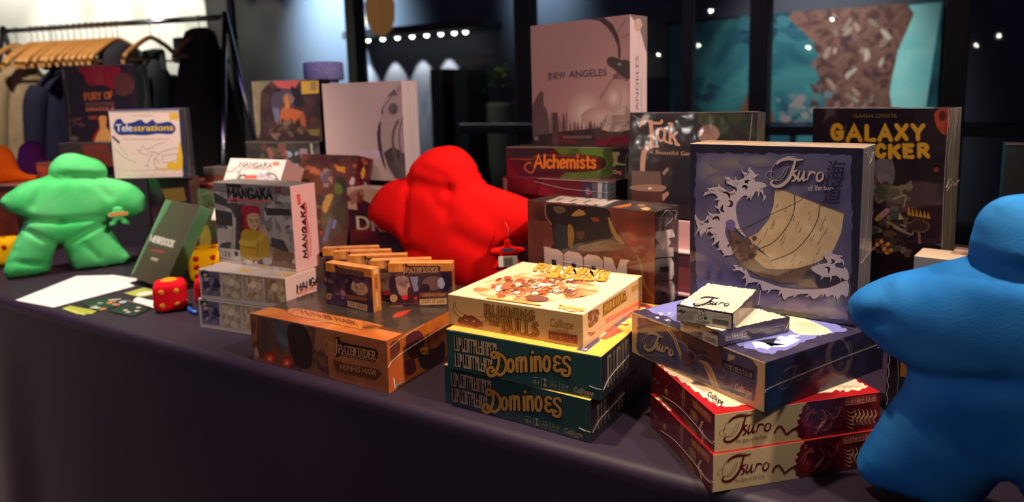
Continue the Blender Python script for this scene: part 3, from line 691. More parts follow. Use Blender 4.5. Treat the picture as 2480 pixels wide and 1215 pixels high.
for i in range(46):      # a tumbling crowd of bulls and runners
    x, y = R.uniform(370, 860), R.uniform(185, 305); k = R.uniform(.7, 1.3); c = R.choice([(246, 230, 204), (240, 216, 184), (150, 92, 58), (206, 120, 74), (226, 90, 50), (118, 76, 58), (250, 238, 218), (176, 110, 70)])
    q = [(x-26*k, y+4*k), (x-16*k, y-9*k), (x+4*k, y-10*k), (x+22*k, y-6*k), (x+32*k, y+2*k), (x+18*k, y+5*k), (x+8*k, y+12*k), (x-8*k, y+6*k), (x-20*k, y+12*k)]
    s.poly(q, c, 3); s.stroke([q[0], q[1], q[2], q[3], q[4]], 2.4, (92, 54, 40)); s.stroke([(x+18*k, y-4*k), (x+30*k, y-12*k)], 3, R.choice([(246, 226, 190), (92, 54, 40)]))
    R = random.Random(i); x, y = R.uniform(360, 880), R.uniform(180, 310); s.stroke([(x, y), (x+R.uniform(10, 26), y-R.uniform(-2, 10)), (x+R.uniform(26, 60), y-R.uniform(0, 16))], 3, (86, 50, 36))
s.poly([(560, 300), (620, 296), (680, 312), (660, 330), (590, 330), (545, 318)], (130, 84, 66), 3)
for wd, c in ((17, (176, 118, 30)), (8, (232, 176, 66))):
    s.letters('RUNNING', (590, 140), (1040, 176), (622, 102), wd, c, serif=5); s.letters('BULLS', (668, 180), (1030, 204), (690, 160), wd*1.1, c, serif=5)
s.stroke([(302, 312), (460, 332), (630, 356)], 7, (226, 170, 74)); publisher(s, (734, 372), (898, 392), (744, 352), (226, 178, 84), 6)
s = b.face('right', QRR, (1340, 620, 5.062)); gg = ('n', [(150, 104, 40), (120, 76, 20), (180, 130, 60)], 160)
s.poly([(606, 590), (886, 415), (902, 540), (606, 745)], gg); s.poly([(880, 415), (940, 470), (900, 540)], (206, 160, 100)); s.poly([(430, 690), (550, 650), (556, 760), (520, 830), (440, 880), (428, 800)], ('n', [(196, 160, 120), (126, 76, 44), (90, 50, 36)], 70), 2)
s.letters('RUNNING', (630, 690), (880, 520), (628, 600), 8, (210, 160, 70)); s.poly([(960, 380), (1040, 330), (1040, 400), (960, 450)], (190, 140, 60))
s.poly([(430, 930), (520, 930), (470, 975), (425, 970)], (140, 84, 46)); s.poly([(640, 770), (1070, 520), (1070, 590), (640, 830)], (214, 110, 84)); s.poly([(720, 730), (1080, 540), (1080, 520), (760, 690)], (240, 160, 60))
b.done(); b.wrap([('right', [(.02, .02), (.04, .22), (.12, .3), (.5, .32), (1, .42)], .0009)], [])

# ================================================================== red dragon boxes
QUF = [(1731.1, 1003.8), (2133.3, 948.5), (2128.7, 1036.5), (1729.6, 1096.5)]
QUL = [(1579.4, 871.6), (1731.1, 1003.8), (1729.6, 1096.5), (1579.2, 949.3)]
QUT = [(1579.4, 871.6), (1922.4, 831.6), (2133.3, 948.5), (1731.1, 1003.8)]
def dragon_box(key, label):
    b = Box(key, label, {'all': (92, 12, 26), 'front': CREAM, 'top': (176, 22, 30)}, 2, 'red and cream dragon game boxes', bev=.0006)
    s = b.face('front', QUF, (1500, 670, 2.2294)); dr = ('n', [(96, 14, 22), (70, 8, 18), (128, 28, 30)], 30)
    s.poly([(1012, 660), (1004, 690), (990, 700), (984, 735), (966, 745), (978, 765), (958, 775), (970, 800), (948, 812), (968, 832), (962, 860), (990, 880), (1000, 900), (1420, 830), (1420, 600)], dr)
    for p, wd in (([(1000, 800), (1030, 730), (1080, 710), (1110, 740), (1090, 790), (1050, 820)], 9), ([(1060, 840), (1100, 790), (1120, 750)], 12), ([(1120, 720), (1150, 760), (1130, 810), (1100, 830)], 8), ([(990, 780), (1010, 740), (1050, 720)], 6), ([(1140, 780), (1180, 740), (1190, 700)], 6)):
        s.stroke(p, wd*1.2, (132, 44, 44)); s.stroke([(x+3, y+3) for x, y in p], wd*.35, (170, 96, 84))
    s.stroke([(1076, 826), (1092, 792), (1112, 772)], (lambda t: 12*(1-t)+3), (196, 150, 124))
    s.blobs(1000, 700, 1200, 850, 22, 16, [(120, 36, 40), (84, 14, 26), (140, 60, 56), (60, 8, 20)], 6)
    for i in range(6):
        x = 1262+i*22; s.stroke([(x+8, 800-6*i*.3), (x-4, 770), (x+14, 742), (x+4, 712)], (lambda t: 11*math.sin(3.14*(t*.85+.1))), (176, 132, 100))
    for i in range(5):
        s.stroke([(1262, 730+22*i), (1245, 734+20*i), (1228, 722+20*i)], (lambda t: 7*(1-t)+1), (190, 140, 104))
    publisher(s, (1262, 796), (1378, 776), (1262, 768), (120, 70, 60), 4); badge(s, [(1216, 656), (1390, 630), (1390, 672), (1216, 700)], (132, 52, 44), ['15-30', '8+', '2-8'], (206, 150, 120))
    s.stroke([(838, 838), (852, 812), (872, 806), (888, 826), (904, 846), (930, 826), (952, 818), (970, 840)], 9, (112, 16, 22))
    s.crop = (1700, 900, 3.858); scroll_title(s, (160, 634), (640, 556), (160, 434), (94, 16, 28), 13); s.letters('The game of the Path', (318, 662), (605, 614), (318, 630), 3, (150, 120, 84), gap=.05)
    l = b.face('left', QUL, (1520, 880, 3.796)); og = (164, 88, 44)
    l.poly([(596, 330), (772, 480), (766, 556), (604, 396)], og); l.letters('I I H', (625, 400), (735, 500), (628, 360), 5, (206, 130, 70))
    for p in ([(345, 230), (375, 245), (370, 300), (345, 275)], [(500, 200), (530, 220), (520, 420), (495, 330)], [(585, 420), (640, 460), (645, 550), (610, 540), (575, 480)], [(510, 470), (600, 570), (640, 660), (560, 590)]): l.poly(p, ('n', [(150, 104, 44), (110, 66, 34), (176, 126, 60)], 60), 3)
    l.stroke([(690, 530), (668, 600), (690, 660), (740, 700), (800, 715)], (lambda t: 22*(1-t*.8)), (190, 150, 108)); l.stroke([(340, 220), (420, 170), (470, 230), (500, 330), (545, 380)], 9, (130, 40, 44)); l.stroke([(690, 620), (690, 720)], 14, (190, 150, 104))
    scroll_title(l, (105, 90), (290, 200), (105, 0), (96, 78, 96), 9, False)
    t = b.face('top', QUT, (1500, 670, 2.2294)); torn(t, [(200, 470), (920, 380), (1340, 585), (1310, 605), (1090, 628), (590, 702), (520, 690)], (246, 226, 190), 9, 3, 14)
    publisher(t, (474, 640), (556, 692), (486, 618), (40, 28, 24), 5)
    for i in range(7): t.stroke([(1120+i*9, 590), (1132+i*11, 570)], 3, (214, 170, 110))
    for i in range(4): t.stroke([(1180+34*i, 600), (1196+34*i, 588), (1212+34*i, 596)], 4, (222, 150, 100))
    b.done(); b.wrap([('left', [(.2, .2), (.45, .34), (.7, .3), (.95, .2), (1, .3)], .0008)], [])
dragon_box('redL', 'red and cream dragon game box at the bottom, its face resting on the cloth')
dragon_box('redU', 'red and cream dragon game box directly beneath the purple blue box')

# ================================================================== purple blue sea boxes
QSF = [(1530.0, 754.0), (1854.2, 877.8), (1850.9, 1000.0), (1530.2, 853.2)]
QSR = [(1854.2, 877.8), (2143.9, 784.6), (2138.2, 892.1), (1850.9, 1000.0)]
QST = [(1802.2, 690.4), (2143.9, 784.6), (1854.2, 877.8), (1530.0, 754.0)]
b = Box('seaL', 'purple blue game box with tan edges lying across the red boxes', {'all': NAVY, 'front': (206, 172, 124), 'top': (52, 46, 70)}, 2)
s = b.face('front', QSF, (1520, 660, 3.47)); R5 = (1500, 670, 2.2294)
torn(s, [(90, 372), (150, 385), (440, 490), (760, 610), (1040, 722), (1092, 790), (1088, 900), (1066, 1078), (1000, 1056), (560, 890), (130, 700), (82, 660), (76, 600)], ('n', [(60, 58, 84), (78, 72, 96), (54, 50, 74)], 14), 5, 2, 22)
s.poly([(95, 372), (420, 450), (700, 575), (800, 640), (780, 800), (640, 740), (500, 640), (400, 520), (110, 430)], ('n', [(86, 56, 52), (112, 70, 54), (66, 46, 60)], 20))
s.stroke([(335, 466), (392, 545), (428, 640), (470, 745), (515, 785)], (lambda t: 30-14*t), (176, 150, 108)); s.stroke([(335, 466), (392, 545), (428, 640), (470, 745)], 5, (110, 74, 50))
s.poly([(448, 700), (500, 660), (570, 690), (560, 750), (520, 790), (480, 780)], (72, 44, 56), 3); s.stroke([(500, 650), (550, 665), (572, 710), (545, 745)], 5, (166, 140, 128))
s.stroke([(600, 738), (660, 772), (700, 850), (740, 950), (770, 980)], (lambda t: 18+38*math.sin(3.1*t)), (168, 142, 104)); s.stroke([(610, 748), (668, 800), (712, 880), (748, 970)], 6, (110, 86, 70))
for p in ([(800, 800), (830, 850), (800, 880), (770, 870)], [(760, 900), (820, 950), (890, 945)], [(560, 700), (640, 690), (700, 720)], [(360, 520), (470, 600)]): s.stroke(p, 4, (170, 146, 130))
s.poly([(850, 680), (905, 700), (895, 730), (840, 740)], (166, 146, 108)); badge(s, [(796, 724), (1062, 828), (1062, 900), (806, 800)], (38, 30, 40), ['20-40', '8+', '2-8'], (168, 148, 122))
publisher(s, (904, 980), (1042, 1040), (906, 930), (196, 168, 136), 8)
scroll_title(s, (122, 610), (384, 712), (130, 470), (34, 30, 48), 22, False); scroll_title(s, (118, 606), (380, 708), (126, 466), (172, 148, 112), 15); s.letters('of the seas', (270, 702), (410, 758), (274, 688), 3, (96, 88, 110))
s = b.face('right', QSR, R5); s.poly([(825, 480), (870, 430), (1330, 300), (1330, 480), (1290, 540), (850, 690), (822, 660)], (34, 34, 62), 4)
scroll_title(s, (846, 600), (1050, 545), (850, 505), (96, 90, 96), 6); s.stroke([(1185+58*math.cos(t), 430+98*math.sin(t)) for t in [.2+6.*i/16 for i in range(17)]], (lambda t: 22+10*math.sin(5*t)), (88, 74, 80)); s.stroke([(1240, 350), (1256, 410), (1236, 500), (1200, 520)], 9, (80, 66, 72)); s.ell(1190, 460, 16, 30, (60, 50, 60))
s = b.face('top', QST, R5); torn(s, [(140, 175), (230, 140), (610, 60), (1250, 290), (1100, 310), (890, 395), (805, 418), (650, 372), (300, 235)], (128, 130, 196), 6, 5, 16)
s.poly([(1000, 225), (1150, 300), (970, 312), (880, 250), (700, 190), (860, 190)], (246, 226, 180), 3)
s.poly([(715, 352), (770, 350), (830, 380), (900, 378), (960, 350), (975, 340), (940, 330), (978, 318), (930, 312), (900, 325), (870, 318), (850, 330), (880, 345), (830, 350), (900, 368), (830, 372), (800, 392), (760, 380), (735, 385)], (246, 244, 238)); s.poly([(735, 345), (850, 330), (830, 360), (780, 355)], (36, 32, 50))
for i in range(6): s.stroke([(960+22*i, 300-3*i), (990+18*i, 270), (940+18*i, 248)], 2, (150, 130, 90))
s.blobs(200, 190, 300, 240, 8, 14, [(214, 214, 236), (180, 184, 226)], 4, .4)
b.done(); b.wrap([('right', [(.0, .42), (.05, .48), (.5, .56), (.95, .6)], .0009), ('right', [(.93, .62), (.97, .72), (.94, .5)], .0008)], ['right'])

QBF = [(1670.8, 347.4), (2092.4, 358.1), (2074.0, 791.7), (1669.6, 720.2)]
b = Box('seaS', 'large navy game box standing upright with a ship under a curling wave', {'all': NAVY, 'top': (206, 176, 140), 'right': (120, 114, 112), 'front': (26, 22, 44)}, 2)
s = b.face('front', QBF, (1640, 320, 2.43)); fo = (178, 166, 172); dn = (30, 26, 46)
torn(s, [(112, 122), (560, 126), (1024, 132), (1030, 560), (1018, 980), (1000, 1110), (600, 1040), (120, 960), (104, 560)], ('n', [(74, 72, 104), (88, 84, 112), (64, 62, 94), (98, 94, 114)], 7, .8), 7, 1, 22)

for x, y, rx, ry in ((200, 220, 110, 90), (330, 180, 150, 50), (250, 280, 90, 40), (480, 170, 120, 36)): s.soft(x, y, min(rx, x-118), min(ry, y-130), (84, 80, 112), (112, 108, 100), 8)
for x, y, rx, ry in ((300, 930, 160, 34), (700, 1010, 260, 40), (880, 1040, 120, 36), (420, 980, 180, 30)): s.soft(x, y, rx, ry, (86, 80, 116), (128, 114, 132), 8, .12)
tailw = [(404, 612), (372, 565), (352, 505), (346, 440), (362, 402), (396, 372), (424, 384), (436, 400), (448, 362), (478, 344), (498, 358), (516, 388), (506, 340), (526, 312), (492, 292), (458, 290), (462, 252), (428, 214), (416, 250), (384, 236), (394, 268), (348, 284), (296, 270), (290, 296), (318, 312), (350, 328), (344, 352), (302, 348), (258, 320), (202, 330), (166, 366), (216, 360), (242, 392), (238, 440), (252, 478), (204, 480), (178, 502), (186, 532), (144, 526), (106, 490), (112, 532), (126, 570), (142, 602), (182, 580), (216, 612), (222, 652), (252, 682), (282, 722), (322, 720), (328, 698), (300, 640), (282, 590), (292, 545), (330, 535), (344, 560), (380, 600)]
s.poly([(x-7, y+6) for x, y in tailw], dn, 3); s.poly(tailw, fo, 3)
s.poly([(285, 530), (320, 512), (342, 535), (336, 580), (306, 575), (292, 560)], (96, 84, 130), 3)
for c in ([(236, 600), (190, 600), (180, 570), (210, 560)], [(300, 400), (320, 410), (318, 432), (296, 436)], [(384, 330), (392, 318), (408, 322), (404, 342)], [(250, 640), (236, 660), (250, 690)], [(262, 350), (300, 360), (310, 390)], [(430, 280), (405, 290), (420, 300)], [(280, 470), (262, 455), (270, 425)], [(205, 515), (235, 500), (250, 520)]): s.stroke(c, (lambda t: 14*math.sin(3.1*t)+2), dn)
sail = [(577, 324), (700, 372), (840, 428), (982, 482), (966, 590), (922, 690), (850, 752), (760, 792), (640, 812), (570, 806), (542, 735), (470, 668), (400, 632), (480, 588), (540, 512), (568, 430)]
s.poly(sail, ('n', [(192, 170, 132), (178, 154, 116), (202, 180, 138)], 16)); s.stroke([(555, 310), (700, 370), (840, 424), (1005, 486)], 5, (120, 96, 76))
for p, w_ in (([(690, 366), (690, 450), (652, 548), (565, 648), (470, 690)], 6), ([(842, 428), (824, 520), (766, 620), (680, 705), (552, 756)], 6), ([(330, 582), (420, 550), (560, 480), (690, 420), (745, 388)], 4), ([(340, 590), (405, 575), (460, 530)], 3)): s.stroke(p, w_, (78, 64, 50))
R = random.Random(5)
for i in range(34):
    u, v = R.uniform(.1, .95), R.uniform(.1, .95); x = 580+380*u-190*v*(1-u*.2); y = 350+110*u+400*v; l = R.uniform(16, 60)
    if y < 800 and x > 430+200*(v > .75): s.stroke([(x, y), (x-l*.18, y+l*.5), (x-l*.5, y+l)], 3.2, (112, 92, 66))
s.poly([(304, 580), (332, 590), (402, 636), (430, 672), (470, 690), (550, 742), (575, 808), (700, 802), (790, 776), (786, 832), (724, 880), (600, 884), (480, 842), (382, 782), (330, 712)], ('n', [(98, 78, 64), (78, 60, 52), (120, 98, 72)], 30))
s.poly([(470, 690), (552, 744), (575, 806), (520, 800), (455, 745)], (168, 144, 106)); s.stroke([(300, 575), (318, 640), (300, 668)], 9, (60, 46, 50)); s.blobs(340, 610, 460, 740, 16, 20, [(56, 42, 46), (120, 96, 72), (80, 60, 54)], 3)
for i in range(6): s.stroke([(640+24*i, 800), (650+24*i, 860-4*i)], 3, (60, 46, 40))
s.poly([(770, 812), (850, 838), (985, 862), (930, 912), (820, 918), (700, 905)], dn); s.poly([(700, 870), (790, 860), (830, 915), (720, 905)], (92, 76, 68))
for P_ in ([(786, 800), (830, 778), (886, 766), (866, 728), (896, 708), (950, 728), (974, 762), (930, 772), (946, 800), (1002, 806), (1006, 872), (940, 842), (880, 852), (836, 838)], [(330, 778), (402, 800), (432, 850), (500, 872), (620, 912), (780, 924), (900, 912), (1002, 872), (1006, 962), (972, 950), (944, 985), (928, 952), (882, 968), (862, 946), (806, 982), (772, 950), (702, 956), (655, 968), (628, 984), (606, 930), (542, 926), (502, 930), (482, 882), (412, 884), (400, 836), (352, 802)]):
    s.poly([(x-5, y+6) for x, y in P_], dn, 3); s.poly(P_, fo, 3)
for c in ([(868, 792), (894, 800), (890, 830)], [(905, 748), (922, 758), (905, 775)], [(350, 790), (390, 790), (395, 815)]): s.stroke(c, (lambda t: 13*math.sin(3.1*t)+2), dn)
for x, y, dx, dy in ((425, 220, 4, -22), (400, 240, -26, -14), (460, 256, 22, -16), (300, 270, -24, -6), (352, 285, -14, -26), (505, 318, 26, -10), (515, 385, -4, 26), (480, 350, 6, 34), (450, 360, -10, 36), (425, 375, -14, 26), (205, 332, -30, 6), (168, 362, -10, 18), (215, 352, -36, -12), (255, 325, -16, -22), (244, 392, -22, 8), (240, 440, -18, -6), (205, 482, -30, -14), (180, 505, -14, 24), (145, 526, -30, -6), (112, 500, -8, -22), (126, 570, -8, 34), (142, 600, 4, 20), (182, 580, -8, 26), (216, 612, -18, 14), (222, 650, -14, 22), (252, 684, -18, 10), (285, 718, -12, 18), (330, 350, -30, 12), (880, 710, -8, -22), (905, 706, 12, -24), (950, 728, 26, -4), (974, 760, 14, 22), (940, 802, 26, -8), (990, 806, 14, 18), (840, 780, -12, -18), (905, 850, 4, 30), (860, 846, -10, 26), (955, 850, 16, 26), (350, 806, -26, 10), (402, 850, -18, 16), (412, 886, -6, 26), (486, 884, -12, 22), (545, 926, -8, 26), (610, 940, -10, 26), (700, 956, -14, 22), (780, 955, -20, 22), (862, 950, -6, 26), (925, 960, 4, 30), (985, 955, 18, 20)):
    s.stroke([(x-dx*.5, y-dy*.5), (x+dx*.35, y+dy*.2), (x+dx*.9-dy*.25, y+dy*.9+dx*.25)], (lambda t: 17*(1-t)+1.5), fo)
scroll_title(s, (528, 300), (866, 300), (528, 158), (38, 32, 48), 17); scroll_title(s, (522, 296), (860, 294), (522, 152), (176, 158, 150), 11.5)
s.letters('of the seas', (772, 342), (920, 338), (774, 312), 4, (170, 152, 146), gap=.05); s.text('海', (872, 285), (982, 285), (884, 180), (34, 28, 56), .012); s.text('道', (852, 412), (962, 412), (866, 310), (34, 28, 56), .012)
for x in (160, 230): s.text('道', (x, 860), (x+40, 866), (x, 815), (62, 52, 92))
b.done(); b.wrap([('right', [(.5, 0), (.45, .3), (.55, .7), (.4, 1)], .0009), ('right', [(.2, .97), (.5, .9), (.8, .96)], .001), ('top', [(0, .3), (.5, .5), (1, .4)], .0008), ('right', [(.1, .36), (.9, .38)], .0012)], ['right'])

# two small card boxes on the purple blue box
Q1F = [(1638, 738), (1774, 757), (1774, 797), (1638, 777)]; Q1T = [(1714, 684), (1841, 700), (1774, 757), (1638, 738)]
Q2F = [(1648, 763), (1740, 803), (1740, 841), (1648, 798)]; Q2T = [(1813.6, 731), (1913, 766), (1740, 803), (1648, 763)]
Z7 = (1520, 660, 3.47)
for key, label in (('ts2', 'small cream card box with dark edges, lower of the two on the purple box'), ('ts1', 'small cream card box with a barcode, on top of its twin')):
    b = Box(key, label, {'all': (44, 36, 54), 'top': (40, 34, 48)}, 2, 'small cream card boxes', bev=.0008)
    if key == 'ts1':
        t = b.face('top', Q1T, Z7); torn(t, [(432, 262), (672, 88), (1086, 140), (880, 336)], ('n', [(246, 224, 188), (238, 212, 176), (250, 232, 200)], 40), 5, 8, 14)
        t.poly([(520, 230), (580, 245), (545, 290), (460, 270)], (250, 238, 214)); scroll_title(t, (522, 262), (838, 282), (560, 196), (24, 18, 26), 10); t.letters('a beautiful tile', (606, 288), (802, 306), (612, 270), 4, (222, 170, 140), gap=.05)
        lb = Body(); l = b.face('front', Q1F, Z7, body=lb, layer=.0003); pl_ = (188, 178, 158)
        l.poly([(412, 290), (424, 282), (858, 346), (870, 358), (870, 462), (858, 470), (424, 402), (412, 388)], pl_)
        publisher(l, (414, 330), (486, 338), (416, 302), (40, 36, 40), 4); ik = (70, 66, 66)
        l.squiggles(490, 318, 590, 350, 4, ik, 3, 1); l.squiggles(420, 352, 560, 396, 6, ik, 3, 2); l.squiggles(720, 352, 850, 374, 2, ik, 3, 3); l.squiggles(616, 408, 690, 424, 3, ik, 3, 4)
        for a in range(3): l.stroke([(637+18*math.cos(2.09*a+t_), 338+16*math.sin(2.09*a+t_)) for t_ in (.2, .8, 1.5)], 6, (30, 28, 32))
        l.stroke([(612+16*math.cos(t_), 372+16*math.sin(t_)) for t_ in [.63*i for i in range(10)]], 4, ik, 3, True, False); l.ell(657, 378, 15, 14, (40, 84, 50))
        l.stroke([(592, 404), (580, 408), (580, 420), (592, 424)], 3, (30, 28, 32)); l.stroke([(610, 408), (599, 412), (599, 424), (611, 428)], 3, (30, 28, 32))
        for i in range(26): l.poly([(714+i*5.2, 380+i*.75), (716.5+i*5.2+(i*7 % 3)*.8, 380+i*.75), (716.5+i*5.2+(i*7 % 3)*.8, 424+i*.8), (714+i*5.2, 424+i*.8)], (22, 20, 24))
        lb.build('barcode_label', b.root)
        r = b.face('right'); r.rect(16, 2.5, 70, 12, (92, 74, 66)); r.squiggles(20, 4, 66, 11, 3, (130, 108, 92), 1)
    else:
        t = b.face('top', Q2T, Z7); torn(t, [(470, 420), (1090, 300), (1330, 370), (790, 486)], ('n', [(246, 224, 188), (238, 212, 176), (250, 232, 200)], 40), 5, 8, 14)
        lb = Body(); l = b.face('front', Q2F, Z7, body=lb, layer=.0003); l.poly([(448, 420), (762, 532), (762, 628), (448, 512)], (176, 164, 144))
        for i in range(18): l.poly([(654+i*5.2, 528+i*1.9), (656.5+i*5.2, 528+i*1.9), (656.5+i*5.2, 566+i*1.9), (654+i*5.2, 566+i*1.9)], (22, 20, 24))
        l.squiggles(650, 515, 750, 530, 1, (70, 66, 66), 3); l.ell(608, 508, 13, 13, (40, 84, 50)); l.stroke([(582+13*math.cos(t_), 496+14*math.sin(t_)) for t_ in [.63*i for i in range(10)]], 3, (70, 66, 66), 3, True, False)
        l.stroke([(596, 452), (586, 474), (606, 476), (596, 452)], 5, (30, 28, 32)); l.squiggles(560, 528, 620, 548, 3, (70, 66, 66), 3); l.squiggles(455, 432, 560, 470, 4, (70, 66, 66), 2); lb.build('barcode_label', b.root)
        r = b.face('right'); badge(r, [(8, 4), (40, 4), (40, 13), (8, 13)], (66, 56, 70), ['20-40', '8+', '2-8'], (176, 164, 150)); r.squiggles(56, 7, 92, 9, 1, (120, 108, 116), .8)
    b.done(); b.wrap([('right', [(.92, .1), (.97, .5), (1, .95)], .0007)], [])

# ================================================================== fantasy card boxes: the big base box and six decks
QPF = [(603.7, 759.6), (935.3, 826.3), (942.3, 953.0), (613.2, 870.9)]
QPT = [(895.8, 660.1), (1195.6, 701.6), (935.3, 826.3), (603.7, 759.6)]
QPR = [(935.3, 826.3), (1195.6, 701.6), (1198.9, 804.4), (942.3, 953.0)]
def deck_title(s, p0, p1, pt, wd=3, plate=(66, 34, 26), ltr=(206, 150, 96)):
    F = place(p0, p1, pt)
    s.poly([F(-.12, 1.9), F(.0, 2.1), F(.06, 1.5), (F(1.02, 1.35)), F(1.08, .9), F(1.05, .1), F(1.0, -.35), F(.05, -.35), F(-.02, -.75), F(-.1, -.4), F(-.08, .6)], plate)
    s.letters('PATHFINDER', p0, p1, pt, wd, ltr, serif=wd*.8); s.stroke([F(-.07, 1.7), F(-.05, .3), F(-.08, -.4)], wd*1.6, ltr); s.stroke([F(.06, -.2), F(.96, -.2)], wd*.5, ltr)
C5 = (560, 560, 3.0375)
b = Box('pf', 'large orange and brown fantasy game box lying under the row of card decks', {'all': (150, 84, 46), 'top': (58, 48, 40), 'front': (84, 50, 36), 'right': (150, 74, 34)}, 2)
s = b.face('front', QPF, C5); s.poly([(135, 600), (1145, 815), (1160, 1195), (155, 940)], ('n', [(96, 60, 48), (140, 88, 58), (80, 54, 50), (176, 112, 70), (106, 68, 54)], 9, 1.2))
s.poly([(700, 720), (1140, 815), (1155, 1190), (720, 1080)], ('n', [(188, 110, 60), (164, 94, 54), (204, 124, 70)], 12))
s.poly([(230, 640), (330, 660), (350, 800), (300, 900), (240, 900), (215, 760)], ('n', [(150, 116, 92), (110, 78, 60), (84, 60, 54)], 18), 2); s.poly([(320, 660), (400, 680), (420, 820), (385, 900), (340, 800)], ('n', [(118, 116, 116), (86, 84, 90), (140, 130, 124)], 14), 2); s.poly([(420, 690), (560, 720), (600, 960), (520, 1010), (440, 900)], (62, 42, 36), 3)
for x, y in ((285, 930), (410, 960)): s.ell(x, y, 48, 46, (168, 60, 34)); s.ell(x, y+4, 28, 26, (236, 84, 44)); s.ell(x, y+8, 12, 12, (255, 170, 110))
s.poly([(170, 860), (190, 850), (205, 920), (170, 915)], (190, 160, 130))
deck_title(s, (790, 890), (1060, 940), (792, 835), 7); F = place((770, 1010), (1080, 1070), (775, 950))
s.poly([F(-.08, 1.1), F(.2, .9), F(1, .95), F(1.08, .4), F(.95, -.4), F(.2, -.2), F(.03, -.1)], (104, 56, 34)); s.letters("MUMMIS MASK", F(.1, .1), F(.95, .15), F(.1, .72), 6, (196, 130, 76), gap=.08)
t = b.face('top', QPT, C5); t.poly([(135, 600), (265, 550), (1330, 760), (1145, 815)], ('n', [(226, 128, 52), (206, 104, 40), (240, 150, 74)], 9))
t.poly([(265, 550), (1330, 765), (1620, 600), (900, 330)], ('n', [(70, 58, 46), (56, 46, 42), (90, 72, 54)], 6)); t.poly([(1190, 620), (1230, 590), (1330, 575), (1260, 620), (1195, 635)], (216, 66, 44))
for k, c in ((0, (120, 62, 36)), (10, (222, 132, 58))):
    t.poly([(400+k, 590), (430, 562+k*.4), (500, 562+k*.5), (1000, 660+k*.4), (1130-k, 695), (1085-k, 712-k*.4), (960, 725-k*.6), (900, 712-k*.4), (440+k, 618-k*.4)], c)
for i in range(10): t.stroke([(960+i*4, 712), (980+14*i, 668+3.4*i)], 4, (120, 56, 30))
t.letters("MUMMIS MASK", (520, 606), (930, 692), (500, 575), 7, (120, 56, 32), gap=.08); t.stroke([(430, 608), (470, 580), (520, 575)], 5, (120, 56, 30)); t.stroke([(1080, 700), (1330, 758)], 6, (150, 74, 36))
t.squiggles(560, 640, 760, 690, 1, (220, 190, 160), 6, 3)
s = b.face('right', QPR, C5); s.poly([(1145, 815), (1600, 590), (1610, 900), (1160, 1195)], ('n', [(206, 104, 30), (226, 130, 40), (176, 78, 30)], 7))
for p, c in (([(1290, 770), (1380, 730), (1420, 800), (1400, 900), (1330, 940), (1290, 870)], (96, 40, 44)), ([(1170, 830), (1230, 800), (1240, 880), (1180, 960)], (110, 52, 36)), ([(1380, 880), (1500, 860), (1560, 800), (1570, 930), (1450, 1010), (1390, 990)], (52, 26, 36)), ([(1160, 1000), (1250, 960), (1330, 1000), (1250, 1120), (1170, 1180)], (196, 92, 40)), ([(1270, 960), (1340, 940), (1360, 1020), (1300, 1060)], (120, 44, 46)), ([(1390, 860), (1440, 850), (1450, 900), (1400, 900)], (240, 150, 50))): s.poly(p, c, 3)
s.stroke([(1440, 760), (1460, 850), (1430, 900)], 8, (70, 30, 40)); s.stroke([(1195, 1080), (1205, 1150)], 8, (220, 210, 190)); s.stroke([(1210, 1140), (1250, 1110)], 10, (120, 170, 170)); s.stroke([(1370, 900), (1420, 880)], 8, (60, 30, 30))
b.done(); b.wrap([('right', [(.0, .5), (.08, .62), (.4, .72), (.95, .84)], .0012), ('right', [(.02, .85), (.12, .93), (.3, .98)], .0008)], ['top'])

